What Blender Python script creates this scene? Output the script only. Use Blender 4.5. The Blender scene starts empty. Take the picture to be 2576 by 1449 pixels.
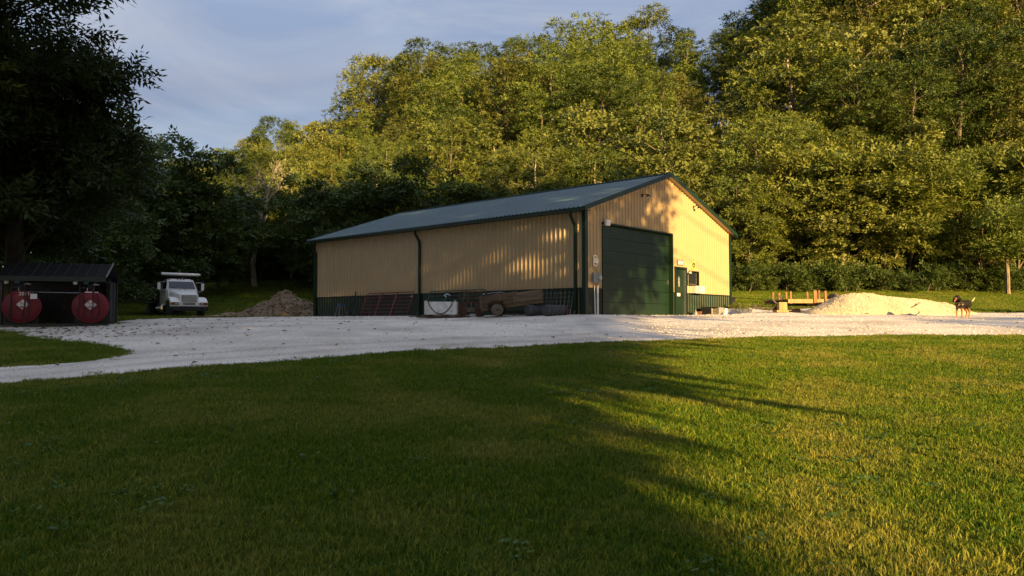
import bpy, bmesh, math, random
import numpy as np
from mathutils import Vector, Matrix, Quaternion, noise

SC = bpy.context.scene
COL = SC.collection
R = math.radians

# ------------------------------------------------------------------ camera, sky, sun, exposure
CAM_Z = 1.5
PITCH = 0.044
FPX = 1923.56            # focal length in pixels of a 2576 px wide picture
cam = bpy.data.cameras.new('camera')
cam.sensor_width = 36.0
cam.lens = 36.0 * FPX / 2576.0
cam.clip_start = 0.05
cam.clip_end = 3000.0
camo = bpy.data.objects.new('camera', cam)
camo.location = (0, 0, CAM_Z)
camo.rotation_euler = (math.pi / 2 + PITCH, 0, 0)
COL.objects.link(camo)
SC.camera = camo

SUN_EL = R(12.0)
SUN_ROT = R(150.0)       # clockwise from +Y seen from above
SUN_DIR = Vector((math.sin(SUN_ROT) * math.cos(SUN_EL), math.cos(SUN_ROT) * math.cos(SUN_EL), math.sin(SUN_EL)))

world = bpy.data.worlds.new('World')
SC.world = world
world.use_nodes = True
wn, wl = world.node_tree.nodes, world.node_tree.links
wn.clear()
w_out = wn.new('ShaderNodeOutputWorld')
w_bg = wn.new('ShaderNodeBackground')
w_bg.inputs['Strength'].default_value = 0.059
sky = wn.new('ShaderNodeTexSky')
sky.sky_type = 'NISHITA'
sky.sun_disc = False
sky.sun_elevation = SUN_EL
sky.sun_rotation = SUN_ROT
sky.air_density = 1.0
sky.dust_density = 1.4
sky.ozone_density = 2.0
# thin layer of evening cloud, the same all round
w_tc = wn.new('ShaderNodeTexCoord')
w_map = wn.new('ShaderNodeMapping')
w_map.inputs['Scale'].default_value = (1.0, 1.0, 2.6)
w_map.inputs['Location'].default_value = (0.3, 0.1, 0.0)
w_noise = wn.new('ShaderNodeTexNoise')
w_noise.inputs['Scale'].default_value = 2.3
w_noise.inputs['Detail'].default_value = 6.0
w_noise.inputs['Roughness'].default_value = 0.55
w_noise.inputs['Distortion'].default_value = 0.5
w_ramp = wn.new('ShaderNodeValToRGB')
w_ramp.color_ramp.elements[0].position = 0.36
w_ramp.color_ramp.elements[0].color = (0.70, 0.70, 0.70, 1)
w_ramp.color_ramp.elements[1].position = 0.68
w_ramp.color_ramp.elements[1].color = (0.95, 0.95, 0.95, 1)
w_mix = wn.new('ShaderNodeMixRGB')
# overcast luminance: cloud cover grows brighter towards the zenith, (1 + 2 sin elevation) / 3
w_sep = wn.new('ShaderNodeSeparateXYZ')
w_lum = wn.new('ShaderNodeMath'); w_lum.operation = 'MULTIPLY_ADD'; w_lum.inputs[1].default_value = 2.0; w_lum.inputs[2].default_value = 1.0
w_max = wn.new('ShaderNodeMath'); w_max.operation = 'MAXIMUM'; w_max.inputs[1].default_value = 0.0
w_cloud = wn.new('ShaderNodeMixRGB'); w_cloud.blend_type = 'MULTIPLY'; w_cloud.inputs['Fac'].default_value = 1.0
w_n2 = wn.new('ShaderNodeTexNoise'); w_n2.inputs['Scale'].default_value = 3.4; w_n2.inputs['Detail'].default_value = 7.0; w_n2.inputs['Roughness'].default_value = 0.58; w_n2.inputs['Distortion'].default_value = 0.9
w_r2 = wn.new('ShaderNodeValToRGB')
w_r2.color_ramp.elements[0].position = 0.38; w_r2.color_ramp.elements[0].color = (0.94, 1.13, 1.62, 1)
w_r2.color_ramp.elements[1].position = 0.66; w_r2.color_ramp.elements[1].color = (1.50, 1.58, 1.86, 1)
wl.new(w_map.outputs['Vector'], w_n2.inputs['Vector']); wl.new(w_n2.outputs['Fac'], w_r2.inputs['Fac']); wl.new(w_r2.outputs['Color'], w_cloud.inputs['Color1'])
wl.new(w_tc.outputs['Generated'], w_sep.inputs[0]); wl.new(w_sep.outputs['Z'], w_max.inputs[0])
wl.new(w_max.outputs[0], w_lum.inputs[0]); wl.new(w_lum.outputs[0], w_cloud.inputs['Color2'])
wl.new(w_cloud.outputs['Color'], w_mix.inputs['Color2'])
wl.new(w_tc.outputs['Generated'], w_map.inputs['Vector'])
wl.new(w_map.outputs['Vector'], w_noise.inputs['Vector'])
wl.new(w_noise.outputs['Fac'], w_ramp.inputs['Fac'])
wl.new(w_ramp.outputs['Color'], w_mix.inputs['Fac'])
wl.new(sky.outputs['Color'], w_mix.inputs['Color1'])
wl.new(w_mix.outputs['Color'], w_bg.inputs['Color'])
wl.new(w_bg.outputs['Background'], w_out.inputs['Surface'])

sun = bpy.data.lights.new('sun', 'SUN')
sun.energy = 4.5
sun.angle = R(0.6)
sun.color = (1.0, 0.66, 0.26)
suno = bpy.data.objects.new('sun', sun)
suno.rotation_euler = SUN_DIR.to_track_quat('Z', 'Y').to_euler()
suno.location = (40, -60, 40)
COL.objects.link(suno)

SC.view_settings.view_transform = 'Standard'
SC.view_settings.look = 'None'
SC.view_settings.exposure = 1.75
SC.view_settings.gamma = 1.0
SC.view_settings.use_curve_mapping = False
SC.render.engine = 'CYCLES'
SC.cycles.max_bounces = 6
SC.cycles.diffuse_bounces = 3
SC.cycles.transmission_bounces = 4
SC.cycles.transparent_max_bounces = 8

# ------------------------------------------------------------------ helpers
def tag(o, label=None, cat=None, group=None, kind=None):
    if label: o['label'] = label
    if cat: o['category'] = cat
    if group: o['group'] = group
    if kind: o['kind'] = kind
    return o

def thing(name, label, cat, loc=(0, 0, 0), rotz=0.0, group=None):
    o = bpy.data.objects.new(name, None)
    o.empty_display_size = 0.2
    COL.objects.link(o)
    o.location = loc
    o.rotation_euler = (0, 0, rotz)
    return tag(o, label, cat, group)

def link_mesh(name, me, parent=None, loc=(0, 0, 0), rot=None, scale=None):
    o = bpy.data.objects.new(name, me)
    COL.objects.link(o)
    o.location = loc
    if rot is not None: o.rotation_euler = rot
    if scale is not None: o.scale = scale
    if parent is not None: o.parent = parent
    return o

class MB:
    """Collects shapes into one mesh."""
    def __init__(self):
        self.v, self.f, self.m = [], [], []
    def add(self, vs, fs, mi=0):
        b = len(self.v)
        self.v += [tuple(p) for p in vs]
        for f in fs:
            self.f.append(tuple(i + b for i in f)); self.m.append(mi)
        return self
    def box(self, x0, x1, y0, y1, z0, z1, mi=0, bev=0.0):
        if bev <= 0:
            vs = [(x, y, z) for x in (x0, x1) for y in (y0, y1) for z in (z0, z1)]
            return self.add(vs, [(0, 1, 3, 2), (4, 6, 7, 5), (0, 4, 5, 1), (2, 3, 7, 6), (0, 2, 6, 4), (1, 5, 7, 3)], mi)
        bm = bmesh.new()
        bmesh.ops.create_cube(bm, size=1.0)
        for v in bm.verts:
            v.co = Vector(((x0 + x1) / 2 + v.co.x * (x1 - x0), (y0 + y1) / 2 + v.co.y * (y1 - y0), (z0 + z1) / 2 + v.co.z * (z1 - z0)))
        bmesh.ops.bevel(bm, geom=bm.edges[:], offset=bev, segments=2, affect='EDGES', profile=0.5)
        bm.verts.index_update()
        self.add([v.co[:] for v in bm.verts], [[v.index for v in f.verts] for f in bm.faces], mi)
        bm.free(); return self
    def bar(self, p, q, w, h, mi=0, up=(0, 0, 1)):
        p, q = Vector(p), Vector(q)
        d = (q - p).normalized(); u = Vector(up)
        if abs(d.dot(u)) > 0.98: u = Vector((1, 0, 0))
        s = d.cross(u).normalized(); u = s.cross(d).normalized()
        vs = []
        for c in (p, q):
            for a, b in ((-1, -1), (1, -1), (1, 1), (-1, 1)):
                vs.append(c + s * (a * w / 2) + u * (b * h / 2))
        return self.add(vs, [(3, 2, 1, 0), (4, 5, 6, 7), (0, 1, 5, 4), (1, 2, 6, 5), (2, 3, 7, 6), (3, 0, 4, 7)], mi)
    def tube(self, pts, r, n=8, mi=0, cap=True):
        pts = [Vector(p) for p in pts]
        rs = r if isinstance(r, (list, tuple)) else [r] * len(pts)
        vs, fs = [], []
        prev = None
        for i, p in enumerate(pts):
            d = (pts[min(i + 1, len(pts) - 1)] - pts[max(i - 1, 0)]).normalized()
            if prev is None:
                u = Vector((0, 0, 1)) if abs(d.z) < 0.9 else Vector((1, 0, 0))
            else:
                u = prev
            s = d.cross(u)
            if s.length < 1e-5: s = d.orthogonal()
            s.normalize(); u = s.cross(d).normalized(); prev = u
            for k in range(n):
                a = 2 * math.pi * k / n
                vs.append(p + (s * math.cos(a) + u * math.sin(a)) * rs[i])
        for i in range(len(pts) - 1):
            for k in range(n):
                k2 = (k + 1) % n
                fs.append((i * n + k2, i * n + k, (i + 1) * n + k, (i + 1) * n + k2))
        if cap:
            fs.append(tuple(range(n))); fs.append(tuple(reversed(range((len(pts) - 1) * n, len(pts) * n))))
        return self.add(vs, fs, mi)
    def lathe(self, prof, n=20, org=(0, 0, 0), axis=(0, 0, 1), mi=0, sx=1.0):
        """prof = [(radius, along axis)]"""
        ax = Vector(axis).normalized(); o = Vector(org)
        u = Vector((0, 0, 1)) if abs(ax.z) < 0.9 else Vector((1, 0, 0))
        s = ax.cross(u).normalized(); t = s.cross(ax).normalized()
        vs, fs = [], []
        for rr, h in prof:
            for k in range(n):
                a = 2 * math.pi * k / n
                vs.append(o + ax * h + (s * math.cos(a) * sx + t * math.sin(a)) * rr)
        for i in range(len(prof) - 1):
            for k in range(n):
                k2 = (k + 1) % n
                fs.append((i * n + k, i * n + k2, (i + 1) * n + k2, (i + 1) * n + k))
        fs.append(tuple(reversed(range(n)))); fs.append(tuple(range((len(prof) - 1) * n, len(prof) * n)))
        return self.add(vs, fs, mi)
    def prism(self, poly, a, b, plane='xz', mi=0):
        """polygon in a plane, pulled along the third axis from a to b"""
        def mk(p, t):
            if plane == 'xz': return (p[0], t, p[1])
            if plane == 'yz': return (t, p[0], p[1])
            return (p[0], p[1], t)
        n = len(poly)
        vs = [mk(p, a) for p in poly] + [mk(p, b) for p in poly]
        fs = [tuple(range(n)), tuple(reversed(range(n, 2 * n)))]
        for k in range(n):
            fs.append((k, n + k, n + (k + 1) % n, (k + 1) % n))
        return self.add(vs, fs, mi)
    def mesh(self, name, mats, smooth=False):
        me = bpy.data.meshes.new(name)
        me.from_pydata(self.v, [], self.f)
        for m in (mats if isinstance(mats, (list, tuple)) else [mats]): me.materials.append(m)
        if any(self.m): me.polygons.foreach_set('material_index', self.m)
        bm = bmesh.new(); bm.from_mesh(me)
        bmesh.ops.recalc_face_normals(bm, faces=bm.faces[:])
        bm.to_mesh(me); bm.free()
        if smooth:
            me.polygons.foreach_set('use_smooth', [True] * len(me.polygons))
            try: me.set_sharp_from_angle(angle=R(38))
            except Exception: pass
        me.update()
        return me
    def build(self, name, mats, parent=None, smooth=False, loc=(0, 0, 0), rot=None):
        return link_mesh(name, self.mesh(name, mats, smooth), parent, loc, rot)

def copy_tree(o, parent=None):
    c = o.copy(); COL.objects.link(c)
    if parent is not None: c.parent = parent
    for ch in list(o.children): copy_tree(ch, c)
    return c

def np_mesh(name, verts, quads, mat=None, attr=None):
    """fast quad mesh from numpy; attr = per-face float named rnd"""
    me = bpy.data.meshes.new(name)
    nv, nf = len(verts), len(quads)
    me.vertices.add(nv); me.vertices.foreach_set('co', np.asarray(verts, dtype=np.float32).ravel())
    me.loops.add(nf * 4); me.loops.foreach_set('vertex_index', np.asarray(quads, dtype=np.int32).ravel())
    me.polygons.add(nf); me.polygons.foreach_set('loop_start', np.arange(0, nf * 4, 4, dtype=np.int32))
    me.update(calc_edges=True)
    if mat: me.materials.append(mat)
    if attr is not None:
        a = me.attributes.new('rnd', 'FLOAT', 'FACE'); a.data.foreach_set('value', np.asarray(attr, dtype=np.float32))
    return me

_text_cache = {}
def text(s, size, mat, parent, loc, rot=(math.pi / 2, 0, 0), name='lettering', align='CENTER', depth=0.002):
    cu = bpy.data.curves.new('txt', 'FONT')
    cu.body = s; cu.size = size; cu.align_x = align; cu.align_y = 'CENTER'; cu.extrude = depth
    cu.resolution_u = 3
    to = bpy.data.objects.new('txt', cu); COL.objects.link(to)
    bpy.context.view_layer.update()
    me = bpy.data.meshes.new_from_object(to.evaluated_get(bpy.context.evaluated_depsgraph_get()))
    bpy.data.objects.remove(to); bpy.data.curves.remove(cu)
    me.materials.clear(); me.materials.append(mat)
    return link_mesh(name, me, parent, loc, rot)

# ------------------------------------------------------------------ materials
def newmat(name):
    m = bpy.data.materials.new(name); m.use_nodes = True
    nt = m.node_tree; nt.nodes.clear()
    out = nt.nodes.new('ShaderNodeOutputMaterial')
    return m, nt.nodes, nt.links, out

def pm(name, c1, c2=None, scale=6.0, rough=0.7, metal=0.0, bump=0.0, bscale=40.0, spec=0.4, detail=5.0, lo=0.35, hi=0.65,
       stretch=(1, 1, 1), rust=None, coat=0.0):
    m, N, L, out = newmat(name)
    b = N.new('ShaderNodeBsdfPrincipled')
    b.inputs['Roughness'].default_value = rough
    b.inputs['Metallic'].default_value = metal
    b.inputs['Specular IOR Level'].default_value = spec
    if coat: b.inputs['Coat Weight'].default_value = coat
    L.new(b.outputs[0], out.inputs[0])
    tc = N.new('ShaderNodeTexCoord'); mp = N.new('ShaderNodeMapping')
    mp.inputs['Scale'].default_value = stretch
    L.new(tc.outputs['Object'], mp.inputs['Vector'])
    if c2 is None: c2 = tuple(x * 0.78 for x in c1)
    nz = N.new('ShaderNodeTexNoise'); nz.inputs['Scale'].default_value = scale; nz.inputs['Detail'].default_value = detail
    L.new(mp.outputs[0], nz.inputs['Vector'])
    rp = N.new('ShaderNodeValToRGB')
    rp.color_ramp.elements[0].position = lo; rp.color_ramp.elements[0].color = (*c2, 1)
    rp.color_ramp.elements[1].position = hi; rp.color_ramp.elements[1].color = (*c1, 1)
    L.new(nz.outputs['Fac'], rp.inputs['Fac'])
    col = rp.outputs['Color']
    if rust:
        n2 = N.new('ShaderNodeTexNoise'); n2.inputs['Scale'].default_value = scale * 0.6; n2.inputs['Detail'].default_value = 8
        L.new(tc.outputs['Object'], n2.inputs['Vector'])
        r2 = N.new('ShaderNodeValToRGB'); r2.color_ramp.elements[0].position = rust[1]; r2.color_ramp.elements[1].position = rust[1] + 0.08
        L.new(n2.outputs['Fac'], r2.inputs['Fac'])
        mx = N.new('ShaderNodeMixRGB'); mx.inputs['Color2'].default_value = (*rust[0], 1)
        L.new(r2.outputs['Color'], mx.inputs['Fac']); L.new(col, mx.inputs['Color1']); col = mx.outputs['Color']
    L.new(col, b.inputs['Base Color'])
    rr = N.new('ShaderNodeMapRange'); rr.inputs['To Min'].default_value = min(1, rough + 0.08); rr.inputs['To Max'].default_value = max(0, rough - 0.08)
    L.new(nz.outputs['Fac'], rr.inputs['Value']); L.new(rr.outputs[0], b.inputs['Roughness'])
    if bump > 0:
        nb = N.new('ShaderNodeTexNoise'); nb.inputs['Scale'].default_value = bscale; nb.inputs['Detail'].default_value = 4
        L.new(mp.outputs[0], nb.inputs['Vector'])
        bp = N.new('ShaderNodeBump'); bp.inputs['Strength'].default_value = bump; bp.inputs['Distance'].default_value = 0.02
        L.new(nb.outputs['Fac'], bp.inputs['Height']); L.new(bp.outputs[0], b.inputs['Normal'])
    return m

def leaf_mat(name, ca, cb, trans=0.18, rough=0.55, spec=0.25):
    """leaf colour runs from ca to cb leaf by leaf and tree by tree"""
    m, N, L, out = newmat(name)
    at = N.new('ShaderNodeAttribute'); at.attribute_name = 'rnd'
    oi = N.new('ShaderNodeObjectInfo')
    mr = N.new('ShaderNodeMath'); mr.operation = 'MULTIPLY_ADD'; mr.inputs[1].default_value = 0.5
    m2 = N.new('ShaderNodeMath'); m2.operation = 'MULTIPLY'; m2.inputs[1].default_value = 0.5
    L.new(oi.outputs['Random'], m2.inputs[0]); L.new(at.outputs['Fac'], mr.inputs[0]); L.new(m2.outputs[0], mr.inputs[2])
    mix = N.new('ShaderNodeMixRGB'); mix.inputs['Color1'].default_value = (*ca, 1); mix.inputs['Color2'].default_value = (*cb, 1)
    L.new(mr.outputs[0], mix.inputs['Fac'])
    b = N.new('ShaderNodeBsdfPrincipled'); b.inputs['Roughness'].default_value = rough; b.inputs['Specular IOR Level'].default_value = spec
    t = N.new('ShaderNodeBsdfTranslucent')
    L.new(mix.outputs[0], b.inputs['Base Color'])
    br = N.new('ShaderNodeMixRGB'); br.blend_type = 'MULTIPLY'; br.inputs['Fac'].default_value = 1; br.inputs['Color2'].default_value = (1.0, 1.15, 0.6, 1)
    L.new(mix.outputs[0], br.inputs['Color1']); L.new(br.outputs[0], t.inputs['Color'])
    ms = N.new('ShaderNodeMixShader'); ms.inputs['Fac'].default_value = trans
    L.new(b.outputs[0], ms.inputs[1]); L.new(t.outputs[0], ms.inputs[2]); L.new(ms.outputs[0], out.inputs[0])
    return m

M = {}
M['leaf_gold'] = leaf_mat('leaf_gold', (0.088, 0.116, 0.018), (0.188, 0.198, 0.034))
M['leaf_green'] = leaf_mat('leaf_green', (0.073, 0.108, 0.020), (0.157, 0.192, 0.031))
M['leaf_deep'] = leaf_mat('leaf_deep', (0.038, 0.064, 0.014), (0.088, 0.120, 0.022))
M['leaf_pale'] = leaf_mat('leaf_pale', (0.110, 0.134, 0.030), (0.205, 0.215, 0.050))
M['leaf_olive'] = leaf_mat('leaf_olive', (0.080, 0.100, 0.020), (0.160, 0.160, 0.034))
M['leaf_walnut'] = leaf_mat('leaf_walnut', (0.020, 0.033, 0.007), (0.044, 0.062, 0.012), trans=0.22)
M['bark'] = pm('bark', (0.16, 0.125, 0.085), (0.07, 0.055, 0.04), scale=9, rough=0.9, bump=0.6, bscale=26, stretch=(1, 1, 0.25))
M['bark_dark'] = pm('bark_dark', (0.045, 0.036, 0.026), (0.02, 0.017, 0.013), scale=9, rough=0.95, bump=0.6, bscale=26, stretch=(1, 1, 0.25))
M['bark_tan'] = pm('bark_tan', (0.30, 0.235, 0.155), (0.13, 0.10, 0.07), scale=7, rough=0.9, bump=0.4, bscale=22, stretch=(1, 1, 0.3))
M['bark_pale'] = pm('bark_pale', (0.50, 0.43, 0.33), (0.28, 0.23, 0.17), scale=7, rough=0.85, bump=0.4, bscale=22, stretch=(1, 1, 0.3))
M['tan_steel'] = pm('tan_steel', (0.395, 0.283, 0.148), (0.365, 0.262, 0.136), scale=1.1, rough=0.36, spec=0.4)
M['green_steel'] = pm('green_steel', (0.0065, 0.022, 0.0085), (0.005, 0.0175, 0.007), scale=1.4, rough=0.38, spec=0.5)
M['roof_steel'] = pm('roof_steel', (0.070, 0.120, 0.125), (0.055, 0.100, 0.106), scale=0.7, rough=0.40, spec=0.5)
M['trim_dark'] = pm('trim_dark', (0.006, 0.015, 0.009), (0.004, 0.011, 0.007), scale=2, rough=0.45)
M['white_paint'] = pm('white_paint', (0.84, 0.81, 0.75), (0.76, 0.73, 0.66), scale=3, rough=0.35, spec=0.5)
M['white_dirty'] = pm('white_dirty', (0.70, 0.69, 0.66), (0.52, 0.50, 0.46), scale=5, rough=0.6, rust=((0.30, 0.15, 0.06), 0.66))
M['white_plastic'] = pm('white_plastic', (0.76, 0.75, 0.70), (0.68, 0.66, 0.6), scale=4, rough=0.45)
M['cream'] = pm('cream', (0.72, 0.66, 0.52), (0.62, 0.55, 0.42), scale=6, rough=0.55)
M['black'] = pm('black', (0.010, 0.010, 0.010), (0.006, 0.006, 0.006), scale=4, rough=0.55)
M['black_steel'] = pm('black_steel', (0.016, 0.016, 0.017), (0.009, 0.009, 0.009), scale=6, rough=0.6, rust=((0.05, 0.025, 0.012), 0.62))
M['rubber'] = pm('rubber', (0.070, 0.068, 0.066), (0.042, 0.041, 0.040), scale=8, rough=0.85, bump=0.3, bscale=60)
M['rubber_dusty'] = pm('rubber_dusty', (0.15, 0.125, 0.09), (0.08, 0.066, 0.05), scale=7, rough=0.92, bump=0.3, bscale=60)
M['red_tank'] = pm('red_tank', (0.160, 0.009, 0.016), (0.120, 0.007, 0.012), scale=5, rough=0.5, spec=0.35)
M['red_gate'] = pm('red_gate', (0.17, 0.020, 0.022), (0.12, 0.014, 0.016), scale=5, rough=0.5)
M['green_gate'] = pm('green_gate', (0.018, 0.085, 0.050), (0.012, 0.060, 0.036), scale=5, rough=0.5)
M['rust'] = pm('rust', (0.11, 0.055, 0.030), (0.05, 0.028, 0.018), scale=9, rough=0.9, bump=0.4, bscale=50)
M['old_wood'] = pm('old_wood', (0.135, 0.092, 0.050), (0.065, 0.045, 0.026), scale=5, rough=0.9, bump=0.5, bscale=30, stretch=(0.25, 2, 2))
M['grey_wood'] = pm('grey_wood', (0.165, 0.122, 0.075), (0.085, 0.063, 0.040), scale=5, rough=0.9, bump=0.5, bscale=30, stretch=(0.25, 2, 2))
M['new_wood'] = pm('new_wood', (0.40, 0.25, 0.11), (0.30, 0.17, 0.07), scale=5, rough=0.8, bump=0.3, bscale=30, stretch=(2, 2, 0.25))
M['orange_wood'] = pm('orange_wood', (0.27, 0.135, 0.058), (0.20, 0.095, 0.042), scale=5, rough=0.8, bump=0.3, bscale=30, stretch=(2, 2, 0.25))
M['galv'] = pm('galv', (0.55, 0.55, 0.54), (0.40, 0.40, 0.40), scale=12, rough=0.28, metal=0.9)
M['grey_metal'] = pm('grey_metal', (0.24, 0.24, 0.235), (0.18, 0.18, 0.175), scale=7, rough=0.5)
M['chrome'] = pm('chrome', (0.62, 0.62, 0.62), (0.5, 0.5, 0.5), scale=7, rough=0.2, metal=0.9)
M['glass'] = pm('glass', (0.014, 0.020, 0.026), (0.010, 0.015, 0.020), scale=2, rough=0.07, spec=0.7)
M['amber'] = pm('amber', (0.30, 0.10, 0.02), (0.22, 0.07, 0.015), scale=8, rough=0.25)
M['lens'] = pm('lens', (0.42, 0.42, 0.40), (0.3, 0.3, 0.28), scale=12, rough=0.15)
M['sign_red'] = pm('sign_red', (0.42, 0.035, 0.035), (0.36, 0.03, 0.03), scale=5, rough=0.5)
M['sign_yellow'] = pm('sign_yellow', (0.62, 0.52, 0.13), (0.52, 0.42, 0.10), scale=5, rough=0.5)
M['sign_green'] = pm('sign_green', (0.020, 0.075, 0.022), (0.015, 0.055, 0.017), scale=5, rough=0.5)
M['sign_white'] = pm('sign_white', (0.74, 0.73, 0.70), (0.66, 0.65, 0.62), scale=8, rough=0.55)
M['placard_red'] = pm('placard_red', (0.46, 0.20, 0.20), (0.38, 0.14, 0.15), scale=14, rough=0.6)
M['ink'] = pm('ink', (0.015, 0.015, 0.015), (0.012, 0.012, 0.012), scale=5, rough=0.7)
M['blue_plastic'] = pm('blue_plastic', (0.03, 0.14, 0.26), (0.02, 0.10, 0.20), scale=6, rough=0.4)
M['concrete'] = pm('concrete', (0.46, 0.43, 0.39), (0.34, 0.32, 0.29), scale=6, rough=0.9, bump=0.3)
M['terracotta'] = pm('terracotta', (0.16, 0.06, 0.035), (0.11, 0.04, 0.025), scale=6, rough=0.8)
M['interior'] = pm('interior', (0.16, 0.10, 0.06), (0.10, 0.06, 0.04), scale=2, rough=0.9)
# ------------------------------------------------------------------ terrain
BARN_N = np.array([2.865, 29.885]); BARN_YAW = 0.838
BG = np.array([math.cos(BARN_YAW), math.sin(BARN_YAW)]); BL = np.array([-math.sin(BARN_YAW), math.cos(BARN_YAW)])
BARN_W, BARN_L, BARN_H = 12.43, 18.55, 4.29
FLOOR = CAM_Z + 0.27

_ys = np.array([-400, -60, 0, 10.5, 18, 24, 30, 40, 48, 60, 76, 140, 900.])
_hl = np.array([-6, -3.6, -1.5, -0.89, -0.45, -0.10, 0.06, 0.19, 0.27, 1.5, 3.7, 4.2, 4.2])
_yr = np.array([-400, -60, 0, 30, 34, 45, 56, 140, 900.])
_hr = np.array([-6, -3.6, -1.5, 0.25, 0.42, 1.20, 2.15, 3.0, 3.0])
_tx = np.array([-400, -80, -45, -25, -8, 5, 45, 80, 400.]); _ty = np.array([100, 95, 89, 78, 62, 57, 57, 52, 45.])
_rx = np.array([-400, -110, -62, -42, -24, 8, 30, 60, 150, 400.]); _rh = np.array([2, 4, 10, 14, 20, 22, 27, 30, 34, 30.])

def sstep(a, b, x):
    t = np.clip((x - a) / (b - a), 0, 1)
    return t * t * (3 - 2 * t)

def toe(x): return np.interp(x, _tx, _ty)

def ground(x, y):
    x = np.asarray(x, dtype=float); y = np.asarray(y, dtype=float)
    def sm(xs, hs):      # averaged so that the profile has no kinks
        return sum(np.interp(y + d, xs, hs) for d in (-1.6, -0.8, 0, 0.8, 1.6)) / 5
    hl, hr = sm(_ys, _hl), sm(_yr, _hr)
    w = sstep(-1.0, 13.0, x)
    h = hl * (1 - w) + hr * w
    px, py = x - BARN_N[0], y - BARN_N[1]
    a = px * BG[0] + py * BG[1]; b = px * BL[0] + py * BL[1]
    dx = np.maximum(np.maximum(-a, a - BARN_W), 0); dy = np.maximum(np.maximum(-b, b - BARN_L), 0)
    d = np.hypot(dx, dy)
    h = h + (0.25 - h) * (1 - sstep(0.3, 4.6, d))
    s = y - toe(x)
    rh = np.interp(x, _rx, _rh)
    h = h + rh * sstep(-6, 62, s)
    h = h + 0.018 * np.sin(x * 1.3 + 0.7 * y) * np.sin(y * 0.9 - 0.4 * x) * (1 - (1 - sstep(0.0, 3.0, d)) * 1.0)
    return h + CAM_Z

def gz(x, y): return float(ground(x, y))

def ray(px, py):
    """direction through a point of the 2576 x 1449 picture"""
    X = (px - 1288.0) / FPX; Z = -(py - 724.5) / FPX; c, s = math.cos(PITCH), math.sin(PITCH)
    return (X, c - Z * s, s + Z * c)

def hit(px, py, far=80.0):
    d = ray(px, py); t = 2.0
    while t < far:
        if CAM_Z + d[2] * t <= gz(d[0] * t, d[1] * t): break
        t += 0.05
    return (d[0] * t, d[1] * t)

def at(px, Y):
    """ground point under picture column px at depth Y"""
    d = ray(px, 790); x = d[0] / d[1] * Y
    return (x, Y, gz(x, Y))

def lines(a, b, step, outer):
    core = list(np.arange(a, b + 1e-6, step))
    lo, hi, s = [], [], step
    p = a
    while p > -outer: s *= 1.22; p -= s; lo.append(p)
    p, s = b, step
    while p < outer: s *= 1.22; p += s; hi.append(p)
    return np.array(lo[::-1] + core + hi)

GS = 0.4
gxl = lines(-26.0, 34.0, GS, 900.0); gyl = lines(-2.0, 58.0, GS, 900.0)

def grid_mesh(name, xs, ys, zfn, mat, keep=None, attrs=None):
    X, Y = np.meshgrid(xs, ys); Z = zfn(X, Y)
    nx, ny = len(xs), len(ys)
    V = np.stack([X.ravel(), Y.ravel(), Z.ravel()], 1)
    i = np.arange(nx * ny).reshape(ny, nx)
    Q = np.stack([i[:-1, :-1], i[:-1, 1:], i[1:, 1:], i[1:, :-1]], -1).reshape(-1, 4)
    if keep is not None:
        k = keep(X, Y).ravel()
        Q = Q[k[Q].any(1)]
        used = np.unique(Q); remap = -np.ones(nx * ny, int); remap[used] = np.arange(len(used)); V = V[used]; Q = remap[Q]
        X, Y = V[:, 0], V[:, 1]
    me = np_mesh(name, V, Q, mat)
    me.polygons.foreach_set('use_smooth', [True] * len(me.polygons))
    for an, fn in (attrs or {}).items():
        a = me.attributes.new(an, 'FLOAT', 'POINT'); a.data.foreach_set('value', np.asarray(fn(V[:, 0], V[:, 1]), dtype=np.float32))
    return me

# --- gravel outline in plan
_front = [hit(p, q) for p, q in ((-700, 1040), (0, 972), (400, 936), (800, 906), (1200, 881), (1500, 866), (1700, 858.5), (1830, 855), (2100, 850), (2576, 847))]
_front.append((_front[-1][0] + 14, _front[-1][1] + 0.6))
_back = [(46, 29.5), (30, 31.2), (22, 32.5), (17, 34.2), (14.3, 38.5), (12.8, 42), (0, 48), (-11.3, 43.6), (-13.5, 42.5), (-15.8, 40), (-16.6, 36), (-14.4, 28), (-12.9, 25.0), (-13.0, 23.8), (-15.2, 22.6), (-15.4, 22.2)]
_wedge = [hit(p, q) for p, q in ((65, 847), (105, 853), (191, 863), (266, 870), (304, 884), (304, 893), (259, 906), (159, 914), (0, 925), (-700, 962))]
GRAVEL = np.array(_front + _back + _wedge)

def poly_sd(poly, x, y):
    """signed distance, positive inside"""
    x = np.asarray(x, float); y = np.asarray(y, float)
    best = np.full(x.shape, 1e9); ins = np.zeros(x.shape, bool)
    n = len(poly)
    for k in range(n):
        ax, ay = poly[k]; bx, by = poly[(k + 1) % n]
        ex, ey = bx - ax, by - ay
        t = np.clip(((x - ax) * ex + (y - ay) * ey) / (ex * ex + ey * ey + 1e-12), 0, 1)
        best = np.minimum(best, np.hypot(x - ax - t * ex, y - ay - t * ey))
        c = ((ay > y) != (by > y)) & (x < (bx - ax) * (y - ay) / (by - ay + 1e-12) + ax)
        ins ^= c
    return np.where(ins, best, -best)

def wob(x, y, s=1.0):
    return (np.sin(x * 2.1 * s + 1.3 * np.sin(y * 1.7 * s)) + np.sin(y * 2.7 * s + 1.1 * np.sin(x * 3.1 * s)) + 0.6 * np.sin(x * 5.3 * s - y * 4.1 * s)) / 2.6

def gravel_sd(x, y): return poly_sd(GRAVEL, x, y) + 0.10 * wob(x, y) + 0.07 * wob(x, y, 2.7)

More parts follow.
